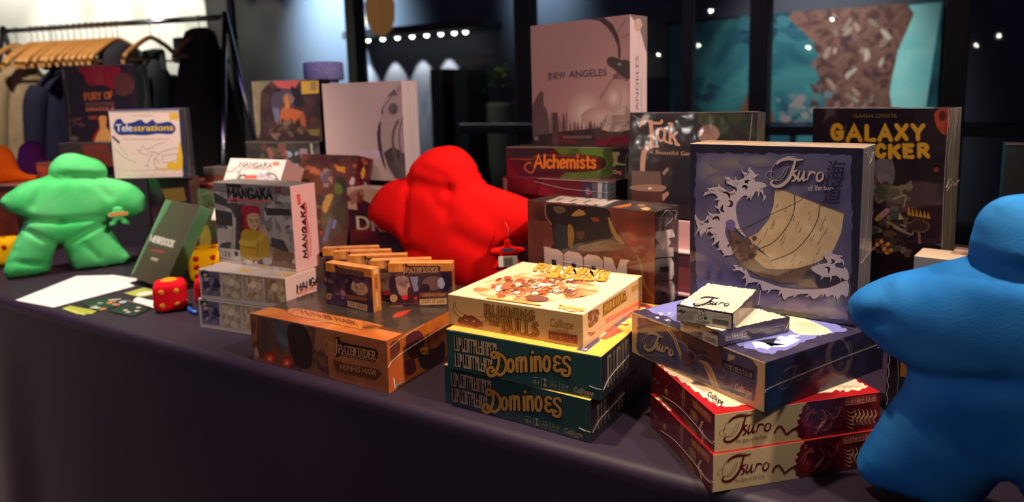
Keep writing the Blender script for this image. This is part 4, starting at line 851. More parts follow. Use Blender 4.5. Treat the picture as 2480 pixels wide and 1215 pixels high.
QK0 = [(786.6, 634.7), (899.2, 652.0), (905.3, 757.6), (793.5, 735.3)]; QK1 = [(938.8, 637.7), (1094.1, 636.8), (1098.3, 741.5), (944.5, 741.5)]; K3 = (770, 560, 5.523)
def deck(key, label, art):
    b = Box(key, label, {'all': (206, 132, 60), 'front': (52, 30, 42), 'top': (226, 150, 78), 'right': (196, 118, 54)}, 1, 'small orange card decks', 'card_deck', 'card deck', .0008)
    og = ('n', [(206, 132, 54), (190, 112, 44), (222, 150, 74)], 40)
    if art == 0:
        s = b.face('front', QK0, K3); s.poly([(100, 395), (728, 505), (732, 622), (104, 530)], og); s.poly([(104, 530), (732, 622), (740, 1090), (112, 985)], ('n', [(56, 34, 60), (84, 54, 80), (40, 24, 40), (70, 46, 60)], 30))
        deck_title(s, (255, 545), (590, 600), (255, 500), 5, (58, 34, 34), (150, 104, 84)); s.stroke([(104, 535), (730, 626)], 6, (60, 34, 34))
        s.ell(420, 740, 60, 120, (26, 16, 36)); s.poly([(440, 760), (470, 670), (520, 700), (600, 680), (660, 740), (668, 800), (620, 850), (540, 850), (500, 810)], ('n', [(196, 168, 130), (150, 118, 92), (216, 190, 150)], 40), 3); s.stroke([(500, 700), (530, 810)], 8, (60, 40, 40)); s.stroke([(470, 670), (480, 770), (520, 800)], 8, (220, 200, 160))
        s.poly([(300, 820), (330, 780), (370, 830), (340, 900), (310, 890)], (176, 120, 130), 3); s.blobs(130, 640, 380, 880, 14, 40, [(92, 60, 84), (64, 40, 70), (110, 80, 90)], 2)
        s.ell(152, 868, 34, 44, (196, 150, 110)); s.ell(152, 868, 22, 30, (150, 104, 76)); s.poly([(372, 840), (660, 890), (660, 930), (390, 900)], (130, 74, 46)); s.poly([(398, 925), (662, 985), (662, 1066), (398, 1000)], (206, 164, 116)); s.letters('ITE DECK', (425, 985), (640, 1035), (425, 948), 7, (110, 70, 44))
        s.stroke([(112, 930), (390, 985)], 8, (110, 56, 44)); s.poly([(104, 960), (250, 985), (250, 1010), (110, 985)], (150, 104, 76))
    else:
        s = b.face('front', QK1, K3); s.poly([(930, 425), (1795, 412), (1797, 530), (933, 545)], og); s.poly([(933, 545), (1797, 530), (1815, 1010), (950, 1012)], ('n', [(74, 30, 40), (50, 24, 40), (96, 60, 64), (60, 50, 62)], 24))
        s.stroke([(933, 550), (1797, 534)], 8, (70, 34, 34)); deck_title(s, (1185, 545), (1610, 535), (1185, 490), 8)
        s.poly([(1040, 620), (1180, 600), (1230, 700), (1240, 830), (1110, 860), (1060, 760)], ('n', [(150, 110, 100), (180, 140, 124), (110, 76, 76)], 50), 3); s.poly([(1230, 610), (1340, 600), (1345, 790), (1290, 810)], (126, 124, 146)); s.ell(1540, 700, 210, 130, (62, 40, 44)); s.ell(1540, 690, 140, 95, (110, 74, 70)); s.ell(1660, 690, 60, 76, (160, 150, 168)); s.poly([(1640, 560), (1740, 570), (1780, 680), (1740, 800), (1650, 800), (1700, 700)], (30, 22, 40), 3)
        s.ell(1440, 760, 60, 60, (40, 26, 36)); s.ell(1000, 700, 46, 120, (40, 22, 40)); s.ell(1165, 880, 50, 34, (220, 40, 56)); s.ell(1310, 890, 22, 20, (214, 44, 60)); s.poly([(1200, 780), (1240, 740), (1290, 830), (1270, 940), (1210, 930)], (70, 26, 34), 3); s.ell(1015, 893, 48, 50, (206, 160, 104)); s.ell(1015, 893, 32, 34, (160, 112, 70)); s.ell(1015, 893, 14, 14, (210, 170, 120))
        s.poly([(1360, 820), (1722, 812), (1722, 870), (1360, 880)], (120, 64, 44)); s.letters('MUMMIS MASK', (1400, 868), (1700, 862), (1400, 832), 5, (196, 130, 84), gap=.08); s.poly([(1360, 905), (1722, 892), (1722, 972), (1365, 985)], (206, 164, 112)); s.letters('SCRIPT OF DAMN', (1385, 962), (1700, 952), (1385, 915), 6, (120, 76, 48), gap=.1)
        s.stroke([(945, 968), (1365, 960)], 8, (140, 60, 48)); s.poly([(950, 990), (1140, 985), (1140, 1010), (950, 1012)], (176, 120, 84))
    r = b.face('right'); hh = r.hh; r.rect(20, 8, 80, 52, (226, 176, 120)); r.rect(35, .2*hh, 65, .48*hh, (150, 90, 50)); r.squiggles(38, .55*hh, 62, .9*hh, 14, (230, 190, 140), 7)
    t = b.face('top'); t.blobs(10, 2, 90, 16, 8, 12, [(240, 170, 104), (214, 130, 64)], 2, .5)
    b.done(); b.wrap([('top', [(.05, .5), (.5, .35), (.95, .6)], .0006)], [])
deck('dk5', 'orange card deck at the far left end of the row, half behind the white boxes', 1)
deck('dk4', 'orange card deck second from the far left end of the row', 1)
deck('dk3', 'orange card deck in the middle of the row of five', 1)
deck('dk2', 'orange card deck just behind the right hand one of the row', 1)
deck('dk1', 'orange card deck showing its full picture beside the cream box', 1)
deck('dk0', 'orange card deck standing alone in front of the row, with its narrow side showing', 0)

# ================================================================== white comic boxes
QGS = [(514.3, 440.2), (702.4, 451.2), (717.8, 659.5), (531.7, 632.8)]; QGR = [(702.4, 451.2), (762.1, 441.4), (775.8, 641.8), (717.8, 659.5)]
QGU = [(479.7, 650.8), (690.5, 673.6), (696.3, 750.4), (486.6, 722.7)]; QUR = [(690.5, 673.6), (764.6, 647.5), (769.7, 720.2), (696.3, 750.4)]
QGB = [(557.7, 382.7), (694.0, 387.1), (647.5, 545.9), (510.7, 532.3)]
C4 = (460, 370, 2.642); WHT = (226, 204, 196); BLK = (30, 26, 28)
def manga_title(s, p0, p1, pt, wd, red=True):
    F = place(p0, p1, pt); s.letters('MANGAKA', p0, p1, pt, wd, BLK, jit=.12, rnd=3, gap=.1)
    if red: s.stroke([F(-.02+.1*i, -.2+.08*(-1)**i) for i in range(11)], wd*.7, (206, 96, 90), 3); s.squiggles(*F(.05, -.3), *F(.95, -.5), 1, (216, 130, 120), wd*.5)
b = Box('mgS', 'white comic game box standing upright, with a red haired figure in yellow', {'all': WHT, 'top': (236, 222, 210), 'right': (224, 176, 170)}, 2, 'white comic game boxes')
s = b.face('front', QGS, C4); gy = [(92, 92, 86), (134, 132, 122), (184, 178, 164), (70, 70, 68), (160, 154, 142)]
s.poly([(145, 185), (642, 215), (685, 765), (190, 695)], ('n', [(156, 150, 138), (124, 120, 112), (184, 176, 162)], 14)); s.blobs(160, 260, 660, 740, 60, 46, gy, 4, 1.2)
for p in ([(150, 250), (240, 300), (240, 345), (160, 320)], [(160, 360), (270, 380), (275, 470), (170, 460)], [(480, 350), (640, 360), (650, 400), (490, 400)], [(300, 330), (345, 330), (330, 640), (290, 640)]): s.poly(p, (62, 60, 58))
for p in ([(520, 410), (545, 410), (560, 560), (540, 560)], [(580, 430), (610, 430), (615, 570), (590, 570)], [(590, 520), (635, 520), (640, 600), (600, 600)], [(180, 480), (260, 490), (262, 560), (190, 560)]): s.poly(p, (170, 164, 152))
s.poly([(520, 590), (580, 570), (610, 620), (590, 670), (530, 660)], (140, 130, 108), 3); s.poly([(540, 610), (660, 640), (680, 760), (520, 730)], (128, 98, 72)); s.poly([(520, 540), (600, 560), (640, 640), (520, 600)], (70, 64, 64))
s.poly([(330, 345), (380, 335), (440, 345), (450, 400), (430, 520), (350, 500), (330, 470)], (164, 34, 54), 3); s.poly([(345, 400), (350, 520), (320, 520), (325, 380)], (90, 30, 44)); s.poly([(368, 400), (400, 385), (440, 395), (446, 450), (420, 492), (385, 480), (368, 440)], (190, 160, 116), 3)
s.stroke([(378, 424), (398, 430)], 5, (60, 40, 36)); s.stroke([(415, 430), (438, 424)], 5, (60, 40, 36)); s.stroke([(398, 466), (425, 468)], 4, (120, 60, 50)); s.ell(392, 440, 6, 5, (50, 36, 30)); s.ell(428, 440, 6, 5, (50, 36, 30))
s.poly([(330, 510), (380, 490), (440, 500), (500, 540), (515, 650), (470, 670), (430, 690), (330, 660)], (176, 144, 40), 3); s.stroke([(330, 570), (390, 580), (440, 560), (480, 500)], 34, (196, 168, 60)); s.stroke([(440, 560), (430, 660)], 6, (120, 96, 30)); s.stroke([(345, 600), (420, 610)], 6, (126, 100, 36)); s.poly([(470, 500), (490, 490), (500, 520), (480, 530)], (186, 160, 120), 2)
s.poly([(190, 605), (322, 622), (326, 690), (195, 668)], (196, 188, 174)); s.letters('I II H', (210, 660), (260, 668), (208, 625), 5, (90, 84, 78)); s.poly([(285, 630), (308, 632), (310, 660), (288, 658)], (70, 66, 64)); s.poly([(195, 675), (685, 745), (688, 768), (195, 700)], (190, 176, 160)); s.blobs(340, 690, 670, 750, 14, 24, [(206, 196, 180), (150, 140, 126), (220, 210, 196)], 2)
s.poly([(150, 195), (640, 225), (642, 262), (150, 240)], (120, 112, 106)); s.poly([(230, 196), (330, 204), (325, 226), (232, 216)], (34, 30, 34)); s.poly([(545, 216), (584, 218), (586, 258), (548, 254)], (140, 62, 58)); manga_title(s, (245, 280), (528, 300), (240, 215), 13)
r = b.face('right', QGR, C4); r.poly([(682, 265), (704, 262), (712, 330), (690, 336)], (206, 84, 80)); manga_title(r, (752, 672), (738, 322), (726, 672), 12)
r.stroke([(772, 660), (770, 560), (756, 460), (740, 380), (730, 310)], 5, (196, 84, 80)); r.stroke([(765, 320), (778, 560)], 3, (190, 150, 146))
t = b.face('top'); t.rect(4, 5, 96, 96*t.hh/100, (240, 228, 216)); b.done(); b.wrap([('top', [(.1, .3), (.5, .6), (.9, .3)], .0007)], ['top'])
def comic_low(key, label):
    b = Box(key, label, {'all': WHT, 'front': (190, 178, 164), 'right': (224, 190, 180)}, 2, 'white comic game boxes'); s = b.face('front', QGU, C4)
    sets = [[(70, 66, 86), (112, 108, 124), (48, 44, 64)], [(180, 160, 124), (146, 132, 106), (200, 178, 140)], [(194, 168, 124), (156, 126, 96), (206, 190, 146)], [(178, 154, 116), (146, 114, 86), (190, 168, 128)]]
    for i, (x0, x1) in enumerate(((75, 190), (205, 328), (342, 465), (478, 608))):
        d = 15*i; s.poly([(x0, 752+d), (x1, 763+d), (x1+6, 918+d), (x0+6, 908+d)], ('n', sets[i], 50, 1.5)); s.blobs(x0+18, 772+d, x1-14, 900+d, 12, 24, sets[i]+[(176, 160, 134)], i, 1.2); s.stroke([(x0+24, 880+d), (x0+50, 800+d), (x0+80, 800+d), (x0+95, 885+d)], 7, sets[i][2])
        s.ell(x0+62, 815+d, 20, 22, tuple(min(255, v+40) for v in sets[i][0]))
    r = b.face('right', QUR, C4); manga_title(r, (684, 890), (880, 806), (682, 842), 10); r.stroke([(690, 905), (740, 888), (806, 862)], 5, (214, 110, 96)); r.ell(745, 905, 30, 8, (230, 140, 110), -.3)
    t = b.face('top'); t.blobs(20, 6, 95, 30, 16, 12, [(232, 200, 140), (224, 214, 200), (236, 180, 110), (200, 190, 196)], 3, .5); b.done(); b.wrap([('front', [(0, .96), (.5, .97), (1, .95)], .0008)], ['top'])
comic_low('mgL', 'white comic game box with four portrait panels lying on the cloth')
comic_low('mgU', 'white comic game box with four portrait panels lying under the upright one')
b = Box('mgB', 'white comic game box leaning back behind the upright one', {'all': WHT, 'right': (196, 150, 140)}, 1, 'white comic game boxes'); s = b.face('front', QGB, (560, 300, 3.797))
s.poly([(0, 300), (510, 330), (330, 940), (-200, 860)], (242, 224, 212)); manga_title(s, (70, 388), (370, 408), (82, 345), 8); s.poly([(385, 346), (444, 350), (438, 386), (378, 384)], (238, 132, 110)); s.poly([(125, 470), (242, 470), (236, 504), (122, 502)], (238, 96, 70))
s.blobs(50, 430, 130, 540, 8, 30, [(180, 160, 150), (120, 110, 108)], 3); s.blobs(250, 450, 420, 560, 14, 30, [(206, 190, 184), (190, 176, 190), (150, 140, 140)], 5); s.stroke([(370, 458), (400, 470), (430, 510), (440, 530)], 16, (130, 116, 100)); s.stroke([(-60, 420), (0, 440), (50, 400)], 12, (190, 140, 100)); b.done()

# ================================================================== back row
QDF = [(1276.6, 484.7), (1586.8, 513.7), (1585.7, 908.7), (1285.0, 831.8)]; QDT = [(1342.9, 470.3), (1644.9, 495.6), (1586.8, 513.7), (1276.6, 484.7)]; QDR = [(1586.8, 513.7), (1644.9, 495.6), (1641.9, 869.8), (1585.7, 908.7)]
b = Box('doom', 'tall dark red brown game box with blocky white capitals behind the cream box', {'all': (44, 24, 28), 'right': (52, 42, 46), 'top': (60, 52, 50)}, 2)
C8 = (1260, 460, 4.34); s = b.face('front', QDF, C8); wl = (206, 180, 166)
s.poly([(60, 105), (1420, 235), (1420, 2000), (60, 2000)], ('n', [(84, 34, 28), (58, 26, 28), (112, 52, 36), (48, 22, 28)], 6, 1.)); s.soft(1180, 520, 190, 230, (84, 34, 30), (132, 62, 42), 10); s.poly([(70, 320), (330, 330), (360, 560), (180, 740), (80, 740)], ('n', [(120, 60, 42), (90, 44, 40), (140, 80, 56)], 9))
s.poly([(280, 150), (480, 160), (900, 190), (960, 330), (1060, 500), (1110, 590), (880, 640), (620, 620), (480, 640), (360, 600), (340, 420), (290, 290)], (32, 26, 30), 3)
for p, c in (([(540, 260), (620, 200), (690, 250), (640, 270), (560, 275)], (150, 110, 56)), ([(500, 370), (540, 370), (570, 460), (545, 600), (505, 580)], (122, 94, 40)), ([(920, 280), (960, 330), (1010, 440), (1100, 560), (1060, 570), (960, 450)], (128, 100, 52)), ([(620, 590), (900, 530), (1060, 560), (1110, 610), (900, 640), (640, 640)], (96, 80, 62)), ([(740, 290), (820, 290), (830, 330), (770, 330)], (110, 50, 34)), ([(600, 430), (680, 440), (650, 520), (600, 500)], (78, 48, 42)), ([(360, 370), (480, 380), (500, 620), (380, 620)], (40, 44, 48)), ([(340, 180), (440, 170), (480, 220), (400, 250)], (84, 70, 56))): s.poly(p, c, 2)
s.stroke([(265, 150), (270, 270), (330, 360)], 9, (150, 110, 60)); s.stroke([(1230, 690), (1270, 800), (1300, 980), (1340, 1050), (1400, 1130)], 24, (128, 88, 44))
def blocks(s, F, col, hole):
    """four heavy chamfered capitals; F maps u across the word and v up from the baseline"""
    def P(l): return [F(*q) for q in l]
    for i in range(3):
        a = i*.235; s.poly(P([(a, 0), (a, 1), (a+.17, 1), (a+.225, .9), (a+.225, .12), (a+.17, 0)] if i == 0 else [(a+.05, 0), (a, .12), (a, .9), (a+.05, 1), (a+.17, 1), (a+.225, .9), (a+.225, .12), (a+.17, 0)]), col)
        s.poly(P([(a+.085, .25), (a+.085, .72), (a+.14, .72), (a+.14, .25)]), hole)
    a = .705; s.poly(P([(a, 0), (a, 1), (a+.1, 1), (a+.15, .7), (a+.2, 1), (a+.31, 1.02), (a+.27, .9), (a+.28, 0), (a+.2, -.12), (a+.19, .25), (a+.15, .1), (a+.1, .25), (a+.09, 0)]), col)
blocks(s, place((262, 1010), (1150, 1150), (250, 600)), wl, (44, 34, 40)); s.poly([(245, 592), (330, 606), (262, 650)], wl)
t = b.face('top', QDT, C8); t.poly([(60, 105), (160, 52), (1660, 150), (1400, 235)], ('n', [(70, 62, 58), (50, 42, 42), (92, 84, 76)], 8)); blocks(t, place((262, 122), (880, 168), (425, 62)), (226, 206, 200), (90, 80, 78))
for p, c in (([(960, 178), (1100, 150), (1170, 140), (1160, 165), (1040, 185)], (236, 130, 60)), ([(1260, 190), (1330, 180), (1380, 195), (1340, 215), (1290, 208)], (255, 206, 140)), ([(1230, 150), (1320, 150), (1300, 168), (1240, 165)], (220, 130, 60))): t.poly(p, c)
r = b.face('right', QDR, C8); blocks(r, place((1635, 1420), (1600, 395), (1428, 1440)), (232, 214, 206), (50, 42, 46)); b.done(); b.wrap([('right', [(.2, .96), (.5, .99), (.7, .93), (.4, .9)], .0011), ('right', [(.7, .98), (.9, .96), (.8, .92)], .001), ('front', [(.3, .62), (.7, .6), (.86, .52)], .0006)], ['right', 'top'])

QNF = [(1284.6, 63.1), (1526.3, 34.7), (1527.0, 359.9), (1291.1, 350.6)]; QNR = [(1526.3, 34.7), (1567.5, 39.4), (1567.2, 354.7), (1527.0, 359.9)]; N3 = (1250, 0, 3.375)
b = Box('na', 'tall pinkish grey game box with a city skyline, highest on the table', {'all': (196, 160, 150), 'right': (226, 196, 192), 'top': (226, 200, 190)}, 2)
s = b.face('front', QNF, N3); s.poly([(110, 205), (930, 95), (935, 1215), (130, 1200)], (192, 152, 142)); pass
for x, y, rx, ry, c in ((560, 920, 150, 190, (232, 216, 200)), (840, 830, 120, 170, (222, 204, 190)), (690, 960, 160, 90, (214, 194, 178)), (800, 800, 70, 90, (234, 218, 204))): s.soft(x, y, rx, ry, (192, 152, 142), c, 22)
R = random.Random(8)
for i in range(26):
    x = 125+i*31; h = R.uniform(60, 170)*(1.6 if i in (1, 2) else 1)*(.6 if i > 10 else 1); w_ = R.uniform(16, 36); c = R.choice([(110, 84, 80), (128, 100, 94), (94, 72, 72), (140, 112, 104)])
    s.poly([(x, 1215), (x+2, 1080-h*.5), (x+w_*.4, 1070-h), (x+w_*.6, 1070-h), (x+w_, 1080-h*.5), (x+w_, 1215)], c)
s.poly([(125, 1215), (130, 870), (165, 800), (205, 740), (225, 760), (225, 860), (255, 900), (290, 1215)], (112, 88, 84)); s.poly([(110, 1110), (400, 1070), (640, 1050), (935, 1020), (940, 1230), (130, 1230)], ('n', [(76, 54, 54), (58, 40, 44), (96, 72, 66)], 14)); s.poly([(650, 1140), (920, 1110), (925, 1180), (640, 1190)], (118, 30, 48))
s.poly([(300, 920), (340, 920), (350, 1215), (300, 1215)], (90, 70, 70)); s.poly([(700, 1060), (740, 940), (800, 900), (860, 860), (930, 900), (935, 1060)], ('n', [(192, 160, 148), (150, 128, 118), (206, 184, 170), (128, 108, 100)], 22, 1.2), 3)
s.poly([(610, 142), (720, 142), (790, 200), (835, 290), (855, 380), (852, 480), (838, 470), (835, 380), (800, 290), (740, 210), (680, 165)], (84, 62, 58)); s.stroke([(905, 150), (850, 230), (820, 280)], 7, (140, 108, 100)); s.stroke([(930, 270), (850, 330), (850, 400)], 4, (150, 116, 108))
s.poly([(745, 480), (790, 462), (860, 490), (930, 500), (932, 640), (870, 625), (800, 560), (755, 530)], (82, 70, 66), 2); s.ell(845, 525, 16, 12, (160, 150, 140)); s.poly([(790, 620), (830, 590), (850, 620), (810, 640)], (120, 96, 90)); s.stroke([(880, 640), (800, 640), (740, 720), (690, 800)], 7, (130, 104, 92)); s.stroke([(932, 600), (900, 660)], 10, (90, 76, 72))
s.text('NEW', (284, 648), (408, 636), (276, 590), (96, 80, 84)); s.text('ANGELES', (434, 636), (742, 616), (432, 576), (96, 80, 84)); s.stroke([(270, 592), (272, 664)], 5, (96, 80, 84)); s.poly([(385, 1110), (620, 1106), (620, 1130), (385, 1130)], (120, 92, 86)); s.ell(166, 1130, 18, 18, (150, 130, 120))
r = b.face('right', QNR, N3); r.poly([(935, 110), (1070, 110), (1072, 420), (1050, 380), (1030, 300), (1000, 220), (960, 160)], (130, 112, 108), 2); r.poly([(960, 180), (1010, 150), (1030, 210), (990, 270)], (206, 170, 150), 2); r.text('NEW ANGELES', (1000, 1180), (1000, 455), (975, 1180), (104, 90, 106)); r.stroke([(1022, 640), (1024, 1060)], 3, (150, 126, 130)); b.done(); b.wrap([('right', [(.2, 1), (.5, .8), (.3, .5), (.5, 0)], .0008)], ['right'])

QAF = [(1225.5, 356.9), (1524.8, 359.2), (1525.0, 433.4), (1227.5, 425.5)]; A3 = (1200, 330, 6.394)
b = Box('al', 'red and green game box lying flat beneath the skyline box', {'all': (74, 30, 34), 'top': (120, 100, 60), 'right': (34, 26, 34)}, 2)
s = b.face('front', QAF, A3); s.poly([(165, 170), (2080, 185), (2080, 660), (170, 620)], ('n', [(88, 14, 30), (70, 10, 26), (100, 24, 36)], 10)); s.poly([(900, 185), (1800, 190), (1790, 640), (1000, 640), (1250, 480), (1200, 360)], ('n', [(66, 84, 34), (86, 104, 40), (50, 62, 32)], 12), 2); s.poly([(1300, 190), (1560, 190), (1760, 400), (1600, 560), (1420, 380)], (84, 112, 42), 2)
s.poly([(560, 300), (1500, 290), (1720, 400), (1540, 540), (700, 550), (480, 420)], ('n', [(58, 22, 24), (76, 32, 24), (48, 20, 26)], 14), 3); s.poly([(170, 190), (900, 195), (700, 300), (180, 340)], (44, 26, 36)); s.stroke([(240, 350), (560, 355), (640, 300), (1000, 300), (1580, 330)], 16, (128, 64, 40))
s.letters('Alchemists', (600, 485), (1560, 490), (600, 285), 34, (214, 112, 40), gap=.06); s.stroke([(610, 480), (560, 560), (470, 520), (460, 450), (520, 405), (550, 420)], 22, (170, 84, 56)); s.ell(1270, 292, 24, 24, (190, 60, 70)); s.poly([(1800, 190), (2080, 190), (2080, 660), (1850, 640)], (36, 26, 30))
s.poly([(1810, 240), (1920, 240), (1920, 300), (1890, 300), (1890, 400), (1940, 420), (2020, 430), (2020, 450), (1860, 440), (1850, 470), (1815, 470), (1830, 380), (1815, 290)], (150, 150, 100)); s.ell(1858, 552, 34, 34, (170, 150, 120)); s.ell(1858, 552, 18, 18, (50, 40, 40)); s.poly([(1890, 540), (1945, 530), (1950, 600), (1900, 580)], (206, 90, 110))
t = b.face('top'); t.blobs(5, 2, 95, 70, 30, 14, [(110, 100, 50), (150, 120, 80), (80, 90, 40), (140, 80, 60)], 2); b.done(); b.wrap([('top', [(0, .02), (.5, .05), (1, .02)], .0012), ('front', [(.98, 0), (.97, .5), (.99, 1)], .0009)], ['top'])
b = Box('al2', 'flat dark red game box under the red and green one', {'all': (66, 12, 26), 'top': (96, 40, 44), 'right': (74, 72, 74)}, 2)
s = b.face('front'); h = s.hh; s.rect(0, 0, 100, h, ('n', [(84, 12, 30), (62, 10, 26), (104, 34, 34)], 10)); s.poly([(40, 1), (80, 1), (78, h), (36, h)], ('n', [(110, 20, 44), (96, 30, 34)], 12)); s.poly([(78, 0), (92, 0), (92, h), (76, h)], (64, 48, 76)); s.rect(86, 0, 100, h, (92, 90, 92)); s.poly([(91, 0), (95, 0), (94, h), (91, h)], (176, 176, 178)); s.poly([(97.5, 0), (99, 0), (98.6, h), (97.4, h)], (110, 150, 170)); s.ell(82, h*.6, 2, 3, (150, 110, 110)); s.rect(83, h*.6, 86, h*.72, (196, 84, 96))
s.poly([(1, 1), (5, 2), (5, h-1), (1, h-2)], (120, 84, 88)); b.done(); b.wrap([('front', [(.35, .99), (.7, 1), (1, 1)], .0012), ('front', [(.33, .8), (.6, .5), (.9, .42), (1, .4)], .0009)], ['right'])

QTF = [(1526.2, 271.2), (1835.9, 268.7), (1822.4, 542.8), (1517.6, 516.8)]
b = Box('tak', 'dark brown game box with cream lettering and a game piece, right of the skyline box', {'all': (48, 34, 36), 'right': (86, 84, 78)}, 2); s = b.face('front', QTF, N3)
s.poly([(925, 905), (1990, 905), (1940, 1850), (900, 1760)], ('n', [(52, 38, 36), (38, 28, 32), (66, 50, 42)], 4)); s.blobs(1560, 930, 1900, 1080, 10, 120, [(56, 66, 38), (50, 56, 36), (40, 44, 34)], 4); lt = (206, 150, 122)
s.stroke([(1010, 1030), (1030, 990), (1060, 975), (1100, 1000), (1180, 1005), (1190, 985)], 22, lt); s.stroke([(1100, 1000), (1108, 1100), (1105, 1195)], 34, lt); s.stroke([(1060, 1195), (1160, 1195)], 18, lt); s.letters('ak', (1145, 1140), (1320, 1180), (1150, 985), 22, lt, serif=14)
s.crop = (1200, 240, 2.429); s.text('A Beautiful Game', (902, 320), (1180, 332), (904, 296), lt); s.stroke([(862, 500), (866, 380), (872, 320), (890, 290)], 30, (190, 140, 118)); s.stroke([(838, 500), (890, 502)], 12, (196, 150, 126)); s.poly([(800, 420), (970, 425), (980, 520), (800, 515)], (104, 78, 68)); s.poly([(800, 510), (900, 500), (1000, 510), (985, 540), (900, 545), (800, 530)], (150, 112, 92), 2); s.poly([(800, 535), (985, 545), (980, 660), (800, 640)], ('n', [(84, 46, 40), (64, 38, 38)], 10)); s.ell(908, 524, 12, 7, (230, 200, 180))
s.poly([(980, 430), (1010, 400), (1020, 410), (990, 450)], (150, 110, 106)); s.poly([(1040, 380), (1130, 360), (1160, 600), (1010, 600), (1000, 540), (1040, 470)], (28, 22, 30), 3); s.poly([(980, 560), (1015, 540), (1020, 560), (985, 600)], (170, 120, 106)); s.crop = N3; s.poly([(1480, 1100), (1510, 1040), (1570, 1015), (1630, 1035), (1665, 1090), (1640, 1140), (1560, 1200), (1500, 1140)], ('n', [(130, 96, 86), (156, 118, 104), (104, 76, 70)], 30), 4)
b.done(); b.wrap([('front', [(.02, .97), (.1, .93), (.16, .95)], .0009), ('front', [(.96, .98), (.95, .6), (.97, .1)], .0008), ('front', [(.0, .995), (.5, .99), (1, .995)], .0009)], ['right'])

QXF = [(1968.8, 262.1), (2300.2, 262.6), (2281.7, 638.8), (1963.1, 582.9)]; X6 = (1960, 250, 2.963)
b = Box('gt', 'tall black space game box with chunky yellow lettering behind the ship box', {'all': (30, 20, 32), 'right': (112, 104, 88), 'top': (120, 100, 90)}, 2); s = b.face('front', QXF, X6)
s.poly([(20, 50), (1000, 30), (960, 1160), (10, 1000)], ('n', [(30, 18, 30), (22, 14, 24), (42, 28, 34), (26, 18, 30)], 5)); yl = (236, 178, 44)
s.poly([(905, 60), (1000, 40), (990, 220), (940, 205), (905, 140)], ('n', [(170, 56, 34), (206, 80, 44), (120, 40, 30)], 16), 3); s.ell(955, 90, 26, 40, (96, 40, 34)); s.ell(911, 476, 18, 18, (150, 60, 40))
s.text('VLAADA CHVATIL', (310, 104), (632, 102), (312, 76), (150, 124, 40))
def chunky(s, word, spans, y0, y1, x):
    for c, (a, e) in zip(word, spans):
        g = G[c]; wd = g[0]; dy0 = random.Random(a).uniform(-4, 6)
        for st in g[1:]:
            pts = cr(st[1:], 5) if st[0] else st[1:]; q = [(a+(e-a)*u/wd, y1+dy0+(y0-y1)*v) for u, v in pts]
            s.stroke(q, x, (120, 84, 20) if x > 35 else yl, 0)
for x in (40, 31):
    chunky(s, 'GALAXY', ((160, 240), (272, 372), (402, 470), (500, 590), (620, 706), (736, 824)), 160, 258, x); chunky(s, 'TRUCKER', ((130, 215), (235, 310), (330, 400), (480, 545), (572, 650), (680, 746), (780, 858)), 300, 382, x)
s.poly([(470, 410), (600, 410), (610, 560), (560, 600), (480, 540)], ('n', [(130, 124, 120), (104, 100, 100), (150, 140, 134)], 14), 2)
s.blobs(440, 560, 720, 1140, 60, 34, [(60, 58, 46), (86, 84, 66), (120, 112, 92), (40, 34, 38), (104, 76, 60)], 6, .8); s.poly([(480, 600), (560, 580), (640, 600), (690, 660), (660, 720), (560, 700), (480, 660)], (72, 74, 54), 3); s.stroke([(590, 600), (650, 610), (660, 650)], 14, (120, 130, 40)); s.stroke([(600, 690), (690, 660), (680, 740)], 12, (140, 150, 120)); s.poly([(580, 740), (640, 735), (645, 830), (585, 835)], (70, 82, 70)); s.stroke([(500, 820), (560, 770)], 40, (176, 124, 130)); s.stroke([(485, 832), (505, 815)], 30, (170, 140, 60)); s.poly([(650, 780), (680, 830), (640, 835)], (180, 176, 140))
s.stroke([(560, 850), (640, 890), (730, 940), (740, 900), (660, 870)], 12, (160, 140, 112)); s.stroke([(610, 890), (700, 930)], 14, (150, 128, 100)); s.ell(780, 880, 84, 46, (50, 38, 36)); s.stroke([(720, 860), (780, 830), (860, 870), (830, 920), (750, 915)], 10, (110, 88, 70))
for i in range(6): x = 705+28*i; s.poly([(x, 790+6*i), (x+8, 735+8*i), (x+26, 800+5*i), (x+12, 815+5*i)], (196, 140, 30)); s.ell(x+12, 815+4*i, 12, 11, (60, 44, 30))
s.stroke([(788, 930), (794, 1000)], 20, (140, 96, 80)); s.ell(570, 940, 40, 30, (90, 70, 40)); s.blobs(480, 960, 610, 1090, 14, 26, [(150, 90, 40), (90, 60, 40), (50, 36, 34)], 5)
for x, y in ((520, 990), (566, 1008), (540, 1045), (588, 1052), (556, 1078), (490, 1012)): s.ell(x, y, 14, 14, (236, 160, 70))
s.blobs(450, 1030, 500, 1150, 8, 24, [(150, 120, 116), (110, 84, 84)], 3); b.done()
b.wrap([('right', [(.45, 0), (.5, .3), (.4, .6), (.5, 1)], .0009), ('right', [(0, .5), (.3, .55), (.6, .5), (1, .53)], .0022), ('right', [(.1, .48), (.5, .52), (.9, .49)], .0016), ('front', [(.995, 0), (.99, .5), (.995, 1)], .0009)], ['right'])

